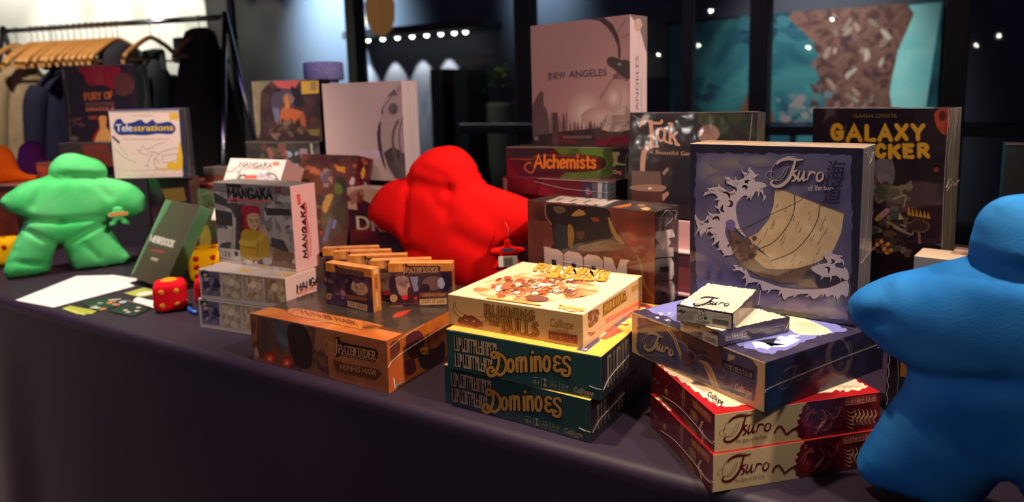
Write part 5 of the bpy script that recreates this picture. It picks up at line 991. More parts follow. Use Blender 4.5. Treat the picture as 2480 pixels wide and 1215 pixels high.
QWF = [(777.5, 205.1), (970.5, 197.3), (982.6, 442.7), (792.6, 434.9)]; W3 = (500, 120, 3.375)
b = Box('wb', 'large white game box with a grey drawing, behind the red plush figure', {'all': (216, 186, 178), 'right': (232, 206, 204)}, 2); s = b.face('front', QWF, W3)
def shade(k): return (int(60+k*130), int(52+k*112), int(52+k*108))
s.poly([(1592, 265), (1560, 300), (1500, 350), (1440, 440), (1420, 520), (1420, 570), (1395, 640), (1390, 740), (1410, 860), (1450, 970), (1520, 1060), (1640, 1090)], (196, 166, 158))
s.poly([(1420, 590), (1400, 620), (1388, 700), (1400, 820), (1440, 950), (1470, 1010), (1440, 880), (1420, 740)], (72, 60, 60)); s.poly([(1440, 850), (1480, 960), (1540, 1060), (1640, 1090), (1625, 860), (1520, 800)], ('n', [(96, 82, 80), (76, 64, 64), (110, 94, 90)], 12))
s.stroke([(1560, 590), (1530, 660), (1518, 740), (1530, 840), (1560, 960)], 22, (116, 98, 94)); s.poly([(1470, 390), (1530, 330), (1560, 380), (1500, 390)], (120, 100, 98)); s.stroke([(1590, 310), (1500, 400), (1440, 480)], 8, (130, 110, 106)); s.ell(1522, 492, 42, 52, (150, 128, 122)); s.ell(1522, 492, 30, 40, (96, 82, 80)); s.ell(1516, 485, 18, 24, (126, 108, 104)); s.poly([(1425, 500), (1436, 470), (1440, 530), (1428, 545)], (86, 72, 72)); s.stroke([(1405, 572), (1500, 585), (1580, 560)], 5, (206, 178, 168)); s.stroke([(1600, 560), (1570, 700), (1590, 900), (1610, 1060)], 12, (120, 104, 100))
b.done(); b.wrap([('right', [(.3, 1), (.5, .8), (.4, .5), (.6, 0)], .001), ('right', [(.9, 1), (.95, .5), (.9, 0)], .0009)], ['right'])

QRA = [(608.7, 197.5), (771.6, 191.0), (781.7, 342.4), (620.3, 342.7)]; R2 = (590, 170, 4.862)
b = Box('art', 'dark painted game box with a yellow corner sticker, on the clear topped box', {'all': (52, 36, 36), 'right': (26, 22, 28)}, 2); s = b.face('front', QRA, R2)
s.poly([(95, 125), (930, 110), (940, 850), (140, 850)], ('n', [(70, 48, 46), (52, 34, 40), (92, 62, 54)], 10)); s.poly([(95, 130), (330, 125), (200, 260), (200, 700), (150, 760)], ('n', [(150, 132, 100), (120, 110, 86), (170, 140, 110)], 12), 2); s.poly([(330, 125), (672, 120), (600, 220), (420, 220)], (186, 84, 80)); s.ell(470, 380, 150, 170, (74, 62, 78)); s.poly([(360, 260), (440, 190), (430, 250)], (30, 24, 32)); s.poly([(550, 190), (650, 240), (720, 400), (600, 430), (570, 260)], (36, 26, 36), 2); s.poly([(470, 290), (530, 270), (600, 330), (560, 400), (470, 380)], (130, 96, 100), 2)
s.poly([(490, 310), (515, 290), (545, 420), (520, 520), (485, 490)], (196, 120, 52)); s.poly([(440, 470), (490, 440), (640, 470), (720, 520), (735, 700), (690, 690), (650, 560), (600, 640), (560, 560), (500, 640), (470, 560), (430, 640)], (180, 92, 56), 2); s.poly([(340, 440), (420, 450), (430, 560), (400, 640), (370, 600)], (104, 104, 128)); s.poly([(450, 560), (480, 640), (440, 640)], (60, 40, 34)); s.blobs(220, 600, 740, 780, 20, 60, [(96, 70, 60), (70, 50, 46), (120, 92, 76)], 5, .5); s.poly([(745, 700), (895, 690), (890, 770), (800, 770)], (132, 116, 56)); s.ell(820, 590, 50, 50, (96, 56, 46))
lb = Body(); l = b.face('front', QRA, R2, body=lb, layer=.0003); l.poly([(676, 128), (884, 122), (886, 272), (684, 280)], (206, 160, 64)); l.poly([(788, 138), (858, 136), (858, 235), (786, 235)], (150, 124, 80)); lb.build('price_sticker', b.root); b.done(); b.wrap([('front', [(0, .995), (1, .995)], .0007)], ['right'])
b = Box('cb', 'flat clear topped game box under the box with the yellow sticker', {'all': (60, 54, 50), 'top': (110, 104, 96)}, 2); s = b.face('front'); h = s.hh
s.rect(0, 0, 100, h, ('n', [(66, 58, 50), (52, 46, 44), (84, 74, 66)], 8)); s.blobs(10, 4, 60, h-2, 16, 5, [(120, 76, 70), (96, 62, 56), (150, 90, 80), (90, 80, 60)], 3, 1.5); s.blobs(55, 10, 76, h-2, 8, 4, [(120, 150, 186), (150, 160, 180)], 4); s.rect(74, h*.25, 84, h*.55, (170, 140, 150)); s.poly([(88, 2), (91, 2), (91.5, h*.6), (89, h*.6)], (190, 184, 176)); b.done(); b.wrap([('front', [(0, .98), (.5, .97), (1, .98)], .0012)], ['top'])

QFF = [(145.2, 159.8), (323.6, 153.7), (342.9, 339.8), (167.1, 343.5)]; F1 = (130, 130, 3.797)
b = Box('fury', 'dark red painted game box standing high behind the green plush figure', {'all': (44, 26, 36), 'right': (54, 46, 48)}, 2); s = b.face('front', QFF, F1)
s.poly([(60, 110), (740, 90), (810, 830), (140, 830)], ('n', [(44, 26, 38), (34, 22, 38), (60, 36, 40)], 6)); s.poly([(220, 125), (600, 115), (590, 200), (540, 330), (330, 300), (280, 200)], ('n', [(180, 10, 46), (140, 10, 40), (196, 24, 52)], 8), 2); s.poly([(560, 210), (660, 170), (740, 250), (720, 360), (580, 380)], ('n', [(110, 52, 44), (84, 44, 44), (130, 62, 50)], 14), 2); s.ell(415, 225, 46, 60, (150, 44, 44)); s.poly([(310, 300), (470, 290), (520, 340), (300, 350)], (40, 22, 36), 2)
s.letters('FURY OF', (285, 425), (545, 410), (280, 365), 14, (190, 96, 48)); s.poly([(285, 448), (560, 440), (560, 480), (290, 485)], (96, 60, 60)); s.letters('DRACULA', (300, 525), (560, 515), (298, 500), 9, (200, 106, 64)); s.poly([(320, 575), (390, 570), (400, 600), (330, 605)], (150, 60, 44)); s.poly([(355, 800), (420, 680), (405, 580), (490, 570), (490, 660), (520, 700), (600, 810)], (170, 30, 30), 2); s.poly([(375, 810), (430, 690), (415, 580), (485, 578), (480, 670), (520, 720), (540, 812)], (214, 156, 84), 2); s.blobs(150, 560, 260, 660, 6, 36, [(120, 70, 70), (90, 54, 60)], 3); s.ell(190, 780, 40, 24, (96, 90, 70)); s.poly([(70, 150), (100, 140), (110, 230), (85, 235)], (130, 116, 96))
b.done(); b.wrap([('front', [(0, .99), (1, .99)], .0012), ('right', [(.2, .9), (.5, .95), (.7, .6), (.4, .3)], .0012), ('front', [(.03, .98), (.06, .5), (.02, 0)], .001)], ['right'])
QEF = [(260.4, 265.9), (440.1, 261.2), (456.2, 430.4), (278.8, 432.4)]
b = Box('tele', 'white sketch pad style game box with a navy spine behind the green plush figure', {'all': (58, 60, 84), 'front': (44, 46, 72), 'right': (92, 90, 92)}, 2); s = b.face('front', QEF, F1)
s.poly([(505, 530), (1150, 520), (1188, 1130), (560, 1150)], (222, 196, 184))
for i in range(27): x = 520+24*i; s.poly([(x, 528), (x+14, 528), (x+7, 548)], (44, 46, 72))
s.poly([(550, 680), (575, 610), (620, 600), (650, 640), (730, 630), (800, 605), (850, 640), (910, 605), (950, 640), (1060, 625), (1110, 660), (1120, 700), (1080, 740), (960, 735), (850, 750), (700, 745), (600, 745)], (34, 52, 116), 3)
s.text('Tele', (575, 715), (725, 712), (570, 645), (226, 216, 206), .012); s.text('strations', (735, 712), (1100, 705), (735, 650), (220, 176, 40), .008); s.text('THE ORIGINAL', (705, 580), (915, 575), (705, 562), (150, 130, 120)); s.squiggles(635, 770, 1060, 800, 1, (170, 146, 134), 8, 2); s.poly([(1060, 545), (1148, 545), (1148, 610), (1070, 605)], (214, 166, 70)); s.stroke([(545, 765), (600, 815)], 20, (60, 66, 64))
gp = (150, 128, 120)
for p in ([(560, 880), (660, 960), (760, 1000)], [(610, 850), (680, 940)], [(790, 900), (820, 850), (860, 880), (960, 830), (1020, 820)], [(760, 880), (840, 930), (900, 900), (970, 920)], [(930, 980), (980, 910), (1120, 870), (1160, 900)], [(860, 1040), (880, 960), (930, 900)], [(940, 1060), (925, 960), (980, 1010)], [(840, 1030), (880, 1040)], [(1000, 940), (1130, 920), (1120, 980), (1010, 1000), (1000, 940)]): s.stroke(p, 5, gp)
s.poly([(1040, 1030), (1070, 990), (1130, 1000), (1150, 840), (1170, 830), (1186, 1060), (1060, 1060)], (214, 170, 40), 2); s.stroke([(950, 1055), (1050, 1060)], 12, (206, 170, 80))
for i in range(6): s.stroke([(660+90*i, 1075-2*i), (740+90*i, 1073-2*i), (745+90*i, 1120-2*i), (665+90*i, 1125-2*i), (660+90*i, 1075-2*i)], 4, (190, 166, 156), 0)
b.done(); b.wrap([('front', [(0, .985), (.5, .98), (1, .99)], .001), ('right', [(.3, 1), (.4, .5), (.2, 0)], .001)], ['right'])
QOF = [(729.9, 372.2), (866.8, 376.0), (836.6, 618.1), (699.9, 600.7)]; O3 = (560, 300, 3.797)
b = Box('orc', 'dark brown fantasy game box with a green skinned warrior, leaning back', {'all': (70, 34, 30), 'right': (84, 14, 30)}, 2); s = b.face('front', QOF, O3)
s.poly([(640, 275), (1170, 285), (1050, 1210), (530, 1150)], ('n', [(84, 40, 28), (62, 32, 28), (100, 54, 36), (54, 34, 34)], 10)); s.blobs(620, 380, 1150, 460, 14, 36, [(150, 72, 44), (120, 56, 40), (170, 90, 50)], 3); s.poly([(965, 390), (1045, 392), (1050, 450), (1010, 440), (970, 430)], (206, 132, 36)); s.blobs(840, 440, 920, 560, 9, 34, [(120, 96, 110), (90, 76, 90), (150, 110, 90)], 4, 1.2)
s.ell(990, 590, 44, 60, (92, 104, 40)); s.poly([(960, 530), (1000, 480), (1060, 540), (1040, 640), (1010, 560)], (50, 46, 30), 2); s.poly([(840, 700), (880, 640), (960, 630), (1030, 700), (1060, 820), (1000, 1000), (880, 1050), (830, 900), (835, 780)], ('n', [(110, 84, 44), (80, 66, 44), (60, 54, 56)], 14), 2); s.poly([(835, 780), (870, 660), (940, 650), (900, 760), (870, 820)], (176, 130, 60), 2); s.poly([(940, 880), (970, 880), (950, 960), (925, 960)], (120, 110, 150)); s.poly([(900, 860), (930, 870), (880, 1080), (840, 1080)], (96, 92, 110)); s.ell(828, 1000, 9, 14, (206, 40, 50)); s.poly([(1085, 540), (1110, 485), (1140, 500), (1135, 555), (1100, 565)], (206, 176, 160)); s.blobs(640, 620, 820, 1100, 14, 60, [(80, 56, 40), (60, 48, 44), (100, 80, 50)], 7)
r = b.face('right'); r.blobs(10, 10, 90, 380, 14, 24, [(120, 40, 40), (60, 12, 26), (150, 70, 40)], 4); r.ell(45, 70, 12, 26, (206, 140, 40)); r.text('3', (55, 130), (75, 130), (55, 108), (200, 180, 170)); b.done()
b = Box('dbox', 'cream and maroon game box half hidden by the red plush figure', {'all': (74, 16, 32), 'top': (206, 172, 150), 'right': (120, 60, 60)}, 2); s = b.face('front', [(839.9, 454.5), (1030.7, 466.2), (1039.0, 646.9), (850.3, 622.3)], O3)
s.poly([(1065, 590), (1800, 640), (1830, 1330), (1095, 1240)], ('n', [(74, 14, 34), (58, 12, 32), (90, 20, 36)], 8)); s.poly([(1065, 585), (1800, 640), (1800, 760), (1300, 740), (1180, 680), (1150, 700), (1160, 790), (1070, 780)], (206, 160, 128)); s.blobs(1080, 620, 1200, 720, 12, 30, [(140, 60, 50), (120, 40, 44), (170, 110, 90)], 3, 1.3); s.stroke([(1220, 650), (1200, 700)], 12, (130, 80, 50))
s.text('DRAG', (1160, 970), (1640, 1008), (1150, 835), (216, 190, 150), .012); b.done()

# ---- left cluster
QGF = [(401.0, 483.7), (484.7, 498.0), (395.2, 697.7), (315.1, 669.1)]; G1 = (280, 400, 4.05)
b = Box('green', 'narrow dark grey game box with green edges leaning beside the green plush figure', {'all': (64, 110, 72), 'front': (72, 56, 50), 'top': (96, 140, 100)}, 1); s = b.face('front', QGF, G1)
s.poly([(480, 335), (560, 330), (320, 760), (180, 1060), (130, 1060)], (78, 128, 84)); s.letters('WEREDOCK', (330, 745), (560, 805), (352, 685), 13, (196, 188, 176), gap=.06); s.letters('VAMPIRES', (345, 838), (475, 862), (350, 822), 6, (176, 60, 50)); s.letters('DEKI', (345, 925), (410, 942), (355, 905), 9, (170, 156, 140)); b.done(); b.wrap([('front', [(.02, 0), (.03, .5), (.02, 1)], .0008), ('top', [(0, .5), (.5, .6), (1, .4)], .0012)], ['left', 'top'])
POSE.update({
 'gold': (-1.888, 1.365, .004, -.05, .08, .16, .05, .258), 'maroon': (-2.165, 1.445, 0, .405, 0, .15, .06, .287), 'redtop': (-2.08, 1.525, .19, .1, 0, .24, .18, .07), 'rtB': (-2.09, 1.53, 0, .1, 0, .25, .2, .19),
 'clear': (-2.10, 1.575, .26, .3, 0, .12, .08, .05), 'fb1': (-2.52, 1.50, .31, .43, 0, .33, .25, .092), 'fb2': (-2.53, 1.515, 0, .43, 0, .32, .24, .31),
 'cbA': (-1.70, 1.68, .16, .1, 0, .34, .25, .148), 'cbB': (-1.69, 1.67, 0, .1, 0, .35, .27, .16), 'wbA': (-1.285, 1.575, .2, .05, 0, .36, .22, .092), 'wbB': (-1.285, 1.58, 0, .05, 0, .36, .22, .2),
 'mgC': (-1.57, 1.33, 0, 0, 0, .27, .13, .154), 'orcA': (-1.425, 1.41, 0, 0, 0, .22, .13, .077), 'dbA': (-1.13, 1.415, 0, 0, 0, .28, .12, .089), 'alB': (-.605, 1.45, 0, 0, 0, .31, .24, .298),
 'tkA': (-.295, 1.40, .205, -.05, 0, .285, .16, .0585), 'tkB': (-.29, 1.37, .12, -.05, 0, .285, .2, .085), 'tkC': (-.288, 1.355, 0, -.05, 0, .285, .22, .12),
 'gtA': (.055, 1.665, .083, -.42, 0, .33, .2, .082), 'gtB': (.057, 1.66, 0, -.42, 0, .335, .21, .083), 'wbx': (.128, 1.539, 0, -.16, 0, .15, .088, .198), 'M': (.437, 1.838, 0, 0, 0, .3, .07, .401), 'yel': (.075, 1.25, 0, 0, 0, .12, .04, .118),
 'ob': (-2.80, 1.345, .26, .35, 0, .10, .08, .07), 'obS': (-2.80, 1.22, 0, .35, 0, .4, .26, .26), 'bk': (-1.92, 1.953, 0, 0, 0, .3, .1, .575)})
def plain(key, label, cols, art=None, wrap=(), wf=(), gloss=2, group=None):
    b = Box(key, label, cols, gloss, group)
    if art: art(b)
    b.done()
    if wrap or wf: b.wrap(list(wrap), list(wf))
    return b
def a_gold(b):
    s = b.face('front'); h = s.hh; s.rect(0, 0, 100, h, ('n', [(74, 34, 34), (54, 30, 34), (96, 56, 44)], 14)); s.poly([(5, h*.55), (30, h*.45), (45, h*.6), (35, h*.9), (10, h*.85)], ('n', [(190, 150, 40), (150, 110, 34)], 30), 2); s.stroke([(60, h*.4), (70, h*.7), (60, h)], 6, (110, 40, 40)); s.blobs(50, 5, 95, h*.4, 10, 14, [(70, 66, 60), (96, 80, 70)], 4)
plain('gold', 'dark game box with a golden figure standing behind the yellow plush dice', (56, 36, 36), a_gold, [('front', [(.05, .9), (.5, .97), (.9, .9)], .0012), ('front', [(.9, .9), (.95, .5), (.9, .2)], .001)], ['top'])
def a_maroon(b):
    s = b.face('front'); h = s.hh; s.rect(0, 0, 100, h, ('n', [(58, 26, 44), (48, 22, 38)], 12)); s.rect(0, 0, 100, h*.12, (46, 26, 40)); s.poly([(30, h*.14), (85, h*.12), (90, h*.28), (40, h*.3)], (150, 120, 50), 1)
    s.crop = (0, 0, 1)
    for i, wd in enumerate(('scratch', 'the', 'tome')):
        pass
    for i in range(4): s.stroke([(52+4*math.sin(k), h*(.62+.09*i)+3*math.sin(k*2.3+i)) for k in [0, .5, 1]] + [(64+6*k, h*(.61+.09*i)+4*math.sin(k*3+i)) for k in range(5)], 3.2, (176, 130, 120))
plain('maroon', 'maroon game box with pale script under the sketch pad box', {'all': (56, 26, 42), 'right': (104, 80, 66)}, a_maroon)
plain('redtop', 'flat dark red game box with a salmon top behind the leaning grey box', {'all': (92, 14, 36), 'top': (176, 84, 76)}, lambda b: b.face('front').rect(0, 0, 100, 3, (190, 96, 86)), [('top', [(0, .1), (.5, .2), (1, .1)], .001)])
plain('rtB', 'plain brown game box beneath the flat dark red one', {'all': (92, 66, 58), 'top': (110, 80, 66)})
plain('clear', 'small clear plastic card case on the salmon topped box', {'all': (120, 104, 96), 'front': (110, 70, 56)}, lambda b: (b.face('front').rect(0, 0, 100, 22, (130, 118, 112)), b.face('front').rect(8, 24, 92, 40, (140, 84, 60))), [('front', [(0, 1), (1, 1)], .0012)], ['front', 'top'])
def a_fb(b):
    s = b.face('front'); h = s.hh; s.rect(0, 0, 100, h, ('n', [(70, 58, 54), (54, 46, 46)], 8)); s.poly([(28, 3), (60, 2), (66, h), (32, h)], ('n', [(126, 56, 44), (104, 48, 40)], 14)); s.rect(68, 2, 84, h*.6, (96, 70, 60)); s.rect(84, 1, 100, h, (34, 30, 38)); s.blobs(88, 5, 97, h-3, 5, 3, [(130, 120, 110)], 3, 1.6)
plain('fb1', 'flat brown and black game box under the dark red painted box', (60, 50, 50), a_fb, [('front', [(0, .98), (1, .99)], .0011)])
plain('fb2', 'large charcoal carton below the flat brown and black box', (50, 46, 52), gloss=1)
plain('cbA', 'dark grey carton below the clear topped game box', (54, 52, 54), gloss=1)
plain('cbB', 'black carton on the cloth below the dark grey carton', (34, 32, 38), gloss=1)
plain('wbA', 'flat black game box under the large white box', (30, 26, 30))
plain('wbB', 'brown carton on the cloth beneath the flat black box', (84, 62, 52), gloss=1)
plain('mgC', 'white carton hidden under the leaning white comic box', WHT, gloss=1)
plain('orcA', 'low brown box under the leaning warrior box', (90, 60, 46), gloss=1)
plain('dbA', 'low maroon box under the cream and maroon one', (84, 30, 40), gloss=1)
plain('alB', 'large dark carton on the cloth under the two red boxes', {'all': (52, 30, 34), 'top': (150, 120, 80)})
def a_tk(b):
    s = b.face('front'); h = s.hh; s.rect(0, 0, 100, h, (206, 160, 160)); s.ell(90, h*.45, 4, 5, (120, 70, 60)); s.rect(84, h*.75, 97, h*.85, (170, 120, 120))
plain('tkA', 'pink game box with a small brown emblem directly under the brown box', {'all': (206, 160, 160), 'top': (226, 180, 180)}, a_tk)
plain('tkB', 'dark plum game box with a pink top, second under the brown box', {'all': (84, 44, 56), 'top': (236, 190, 186)}, lambda b: (b.face('front').rect(70, 2, 100, 8, (40, 24, 44)), b.face('front').poly([(40, 10), (66, 12), (60, 28), (36, 26)], (120, 60, 66))), [('front', [(0, .98), (1, .98)], .0016)])
plain('tkC', 'dark plum game box lying on the cloth, third under the brown box', {'all': (70, 34, 46), 'top': (226, 170, 176)}, None, [('front', [(0, .985), (1, .985)], .0016)])
plain('gtA', 'flat black game box directly under the space game box', {'all': (30, 24, 32), 'top': (110, 90, 80)}, None, [('front', [(0, .98), (1, .98)], .001)])
plain('gtB', 'flat dark brown game box on the cloth below the space game box', (48, 34, 36))
plain('wbx', 'pale topped grey box standing behind the arm of the blue plush figure', {'all': (120, 124, 124), 'top': (246, 214, 176)}, gloss=1)
def a_M(b):
    s = b.face('front'); h = s.hh; s.rect(0, 0, 100, h, ('n', [(66, 60, 58), (54, 50, 52), (78, 72, 68)], 3)); s.text('The Magnificent', (5, h*.98), (5, h*.2), (9, h*.98), (26, 22, 26)) if False else s.text('The Magnificent', (4.2, 38), (4.2, 128), (9.4, 38), (24, 20, 24))
    for i in range(5): s.rect(14+i*17, 4, 20+i*17, h, (84, 78, 76))
plain('M', 'tall grey game box with dark spine lettering at the right edge of the table', {'all': (66, 60, 60), 'top': (196, 176, 160)}, a_M, [('front', [(0, 1), (1, 1)], .0015), ('left', [(.97, .0), (.9, .5), (.97, 1)], .001)], ['left'])
plain('yel', 'small black box with a yellow panel between the purple box and blue figure', (24, 20, 26), lambda b: (b.face('front').rect(16, 6, 32, 46, ('n', [(196, 140, 20), (160, 100, 16)], 30)), b.face('front').rect(33, 4, 36, 60, (60, 50, 50))), [('front', [(.02+.01*math.sin(i*2.2), 1-.07*i) for i in range(14)], .0014), ('front', [(.12, 0), (.14, .5), (.1, 1)], .0008)], ['front'])
plain('ob', 'small orange game box beside the orange plush figure', {'all': (150, 64, 36), 'top': (176, 130, 120)}, lambda b: b.face('front').blobs(5, 5, 95, 65, 14, 24, [(190, 84, 44), (130, 50, 34), (160, 70, 50)], 3), [('front', [(0, .98), (1, .98)], .0012)])
plain('obS', 'dark maroon carton that the orange and purple plush figures sit on', {'all': (58, 24, 30), 'top': (200, 160, 140)}, lambda b: b.face('front').poly([(60, 8), (85, 5), (90, 60), (62, 62)], ('n', [(130, 54, 30), (90, 36, 28)], 14)), [('front', [(0, .99), (1, .99)], .0016)])  # orange patch on the front: the orange figure's reflection put into the print
plain('bk', 'tall black carton at the back that the lilac drum stands on', (24, 22, 28), gloss=1)

# ================================================================== plush figures
def inflate(outline, k=.75, step=.010, cap=.085, creases=(), seed=0, flat=0.012, wob=.006):
    """stuffed shape: outline (x, z) in metres, puffed to both sides"""
    P = cr(outline, 5, True); L = []
    for i in range(len(P)):
        a = np.array(P[i]); b_ = np.array(P[(i+1) % len(P)]); d = np.hypot(*(b_-a)); n = max(1, int(round(d/step)))
        for j in range(n): L.append(tuple(a+(b_-a)*j/n))
    Q = [L[0]]
    for p in L[1:]:
        if math.dist(p, Q[-1]) > step*.55: Q.append(p)
    if math.dist(Q[0], Q[-1]) < step*.55: Q.pop()
    nb = len(Q); arr = np.array(Q)
    xs = np.arange(arr[:, 0].min(), arr[:, 0].max(), step); zs = np.arange(arr[:, 1].min(), arr[:, 1].max(), step); pts = []
    A = arr; B = np.roll(arr, -1, 0)
    for i, x in enumerate(xs):
        for z in zs + (step/2 if i % 2 else 0):
            c = ((A[:, 1] > z) != (B[:, 1] > z)); xi = A[:, 0]+(z-A[:, 1])*(B[:, 0]-A[:, 0])/np.where(A[:, 1] == B[:, 1], 1e-9, B[:, 1]-A[:, 1])
            if (np.sum(c & (x < xi)) % 2) and np.min(np.hypot(A[:, 0]-x, A[:, 1]-z)) > step*.6: pts.append((x, z))
    allp = [Vector(p) for p in Q]+[Vector(p) for p in pts]
    vo, eo, fo, *_ = delaunay_2d_cdt(allp, [(i, (i+1) % nb) for i in range(nb)], [list(range(nb))], 1, 1e-7)
    V = np.array([(v.x, v.y) for v in vo]); E = set()
    for f in fo:
        for i in range(len(f)): a, b_ = f[i], f[(i+1) % len(f)]; E.add((min(a, b_), max(a, b_)))
    cnt = {}
    for f in fo:
        for i in range(len(f)): a, b_ = sorted((f[i], f[(i+1) % len(f)])); cnt[(a, b_)] = cnt.get((a, b_), 0)+1
    bd = np.zeros(len(V), bool)
    for (a, b_), c in cnt.items():
        if c == 1: bd[a] = bd[b_] = True
    E = np.array(list(E)); deg = np.zeros(len(V)); np.add.at(deg, E[:, 0], 1); np.add.at(deg, E[:, 1], 1)
    h = np.zeros(len(V))
    for _ in range(1400):       # membrane under pressure
        s_ = np.zeros(len(V)); np.add.at(s_, E[:, 0], h[E[:, 1]]); np.add.at(s_, E[:, 1], h[E[:, 0]])
        h = s_/np.maximum(deg, 1)+step*step*.25; h[bd] = 0
    t = k*np.sqrt(np.maximum(2*h, 0)); t = cap*np.tanh(t/cap*1.05)+0.0
    rr = random.Random(seed); w_ = [(rr.uniform(8, 26), rr.uniform(8, 26), rr.uniform(0, 6)) for _ in range(6)]
    t = t+wob*np.minimum(t/.03, 1)*sum(np.sin(a*V[:, 0]+b_*V[:, 1]+c) for a, b_, c in w_)/2.5
    for (x0, z0), (x1, z1), dep, wd in creases:
        d = np.array([x1-x0, z1-z0]); l2 = d@d; u = np.clip(((V-np.array([x0, z0]))@d)/l2, 0, 1); dist = np.hypot(V[:, 0]-x0-u*d[0], V[:, 1]-z0-u*d[1])
        t = t-dep*np.minimum(t/.03, 1)*np.exp(-(dist/wd)**2)
    t = np.maximum(t, 0); verts = []; front = []; back = []
    for i, (x, z) in enumerate(V):
        front.append(len(verts)); verts.append((x, -t[i], z))
        if bd[i]: back.append(front[-1])
        else: back.append(len(verts)); verts.append((x, t[i], z))
    faces = []
    for f in fo:
        ar = sum(V[f[i]][0]*V[f[(i+1) % len(f)]][1]-V[f[(i+1) % len(f)]][0]*V[f[i]][1] for i in range(len(f)))
        g = list(f) if ar > 0 else list(f)[::-1]
        faces.append(tuple(front[i] for i in g)); faces.append(tuple(back[i] for i in g[::-1]))
    return verts, faces
def plush(name, label, loc, yaw, outline, m, creases=(), sx=1., sc=1., zmin=0., seed=0, k=.75, cap=.085, tilt=0., group='plush game piece figures'):
    o = [(x*.001*sx*sc, max(z*.001*sc, zmin)) for x, z in outline]
    t = empty('plush_figure', (loc[0], loc[1], TZ+loc[2]), (tilt, 0, yaw)); tag(t, label, 'plush toy', group)
    vs, fs = inflate(o, k, creases=creases, seed=seed, cap=cap)
    mesh_obj('body', vs, fs, m, t, smooth=True)
    return t
def velvet(key, col, col2=None): return mat(key, col, rough=.85, sheen=.35, spec=.15, bump=.07, bscale=420, vary=(col2 or col, 9))
GRN = [(-50, 321), (-47, 340), (-38, 359), (-22, 375), (0, 386), (25, 387), (49, 379), (74, 368), (95, 357), (110, 338), (115, 317), (111, 300), (126, 295), (154, 285), (180, 272), (202, 252), (216, 227), (217, 206), (212, 185), (198, 168), (179, 162), (157, 163), (126, 168), (104, 165), (100, 151), (106, 129), (118, 96), (133, 62), (149, 33), (155, 14), (146, 2), (126, 0), (98, 0), (62, 0), (19, 0), (-8, 3), (-18, 22), (-26, 54), (-33, 84), (-40, 98), (-49, 92), (-59, 72), (-69, 45), (-76, 18), (-89, 6), (-129, 2), (-169, 2), (-192, 6), (-196, 30), (-185, 68), (-168, 100), (-153, 133), (-138, 160), (-128, 183), (-130, 198), (-145, 205), (-167, 218), (-181, 236), (-182, 253), (-169, 269), (-148, 283), (-123, 300), (-98, 308), (-74, 313)]
g = plush('green', 'green velvet plush game piece figure with stubby arms beside the white papers', (-2.394, 1.170, 0), 1.116, GRN, velvet('green_velvet', (62, 190, 100), (104, 214, 132)),
    [((a[0]*.001, a[1]*.001), (b_[0]*.001, b_[1]*.001), d, w_) for a, b_, d, w_ in [((-60, 312), (110, 305), .020, .013), ((-120, 190), (-30, 176), .018, .009), ((-30, 176), (90, 176), .018, .009), ((-40, 96), (-140, 165), .014, .008), ((-38, 98), (95, 160), .016, .008), ((-20, 330), (60, 318), .009, .006), ((-70, 290), (-100, 230), .011, .009), ((70, 295), (110, 240), .010, .009), ((-170, 60), (-90, 40), .008, .008), ((30, 90), (60, 40), .008, .009)]], seed=1)
tg = mesh_obj('hang_tag', *inflate([(x*.001, z*.001) for x, z in ((-4, 60), (-14, 56), (-16, 44), (-30, 38), (-30, 26), (-18, 24), (-30, 0), (-10, 0), (0, 16), (10, 0), (30, 0), (18, 24), (30, 26), (30, 38), (16, 44), (14, 56), (4, 60))], .2, .006, .003), velvet('green_velvet', (0, 0, 0)), g, smooth=True); tg.location = (.128, -.080, .150)
bm = bmesh.new(); add_box(bm, (-.026, -.006, .030), (.026, -.004, .042)); st = bm_obj('label_strip', bm, mat('orange_label', (206, 130, 70), rough=.5), tg)
RED = [(-97, 329), (-95, 344), (-87, 361), (-71, 378), (-52, 393), (-28, 403), (-1, 407), (20, 404), (38, 392), (51, 375), (61, 357), (63, 341), (69, 329), (81, 319), (99, 312), (126, 303), (154, 293), (172, 283), (187, 268), (194, 249), (192, 227), (184, 206), (176, 190), (160, 182), (141, 179), (129, 177), (121, 164), (122, 139), (133, 107), (148, 71), (156, 34), (152, 9), (124, 2), (49, 6), (27, 16), (13, 42), (1, 69), (-8, 82), (-20, 70), (-37, 42), (-53, 17), (-88, 4), (-137, 4), (-150, 20), (-150, 55), (-136, 92), (-119, 126), (-109, 150), (-111, 166), (-125, 179), (-149, 191), (-169, 202), (-187, 216), (-196, 232), (-198, 248), (-195, 260), (-186, 275), (-173, 293), (-155, 310), (-130, 323), (-109, 328)]
mm = lambda L: [((a[0]*.001, a[1]*.001), (b_[0]*.001, b_[1]*.001), d, w_) for a, b_, d, w_ in L]
rd = plush('red', 'red velvet plush game piece figure in the middle between the box stacks', (-.993, 1.349, 0), .15, RED, velvet('red_velvet', (222, 8, 10), (236, 14, 10)), mm([((-92, 335), (20, 318), .009, .020), ((20, 318), (16, 280), .006, .012), ((-97, 325), (-108, 200), .010, .011), ((120, 175), (40, 215), .005, .022), ((-110, 170), (-60, 160), .004, .018), ((-60, 370), (10, 350), .004, .012), ((-20, 300), (14, 260), .005, .014), ((60, 320), (150, 230), .003, .02)]), sx=1.17, sc=1.03, seed=2, cap=.07)
tg = mesh_obj('hang_tag', *inflate([(x*.001, z*.001) for x, z in ((-6, 66), (-10, 52), (-36, 46), (-38, 32), (-18, 30), (-34, 0), (-10, 0), (0, 14), (10, 0), (34, 0), (18, 30), (38, 32), (36, 46), (10, 52), (6, 66))], .25, .006, .004), MATS['red_velvet'], rd, smooth=True); tg.location = (.184, -.090, .152); tg.rotation_euler = (0, 0, .45)
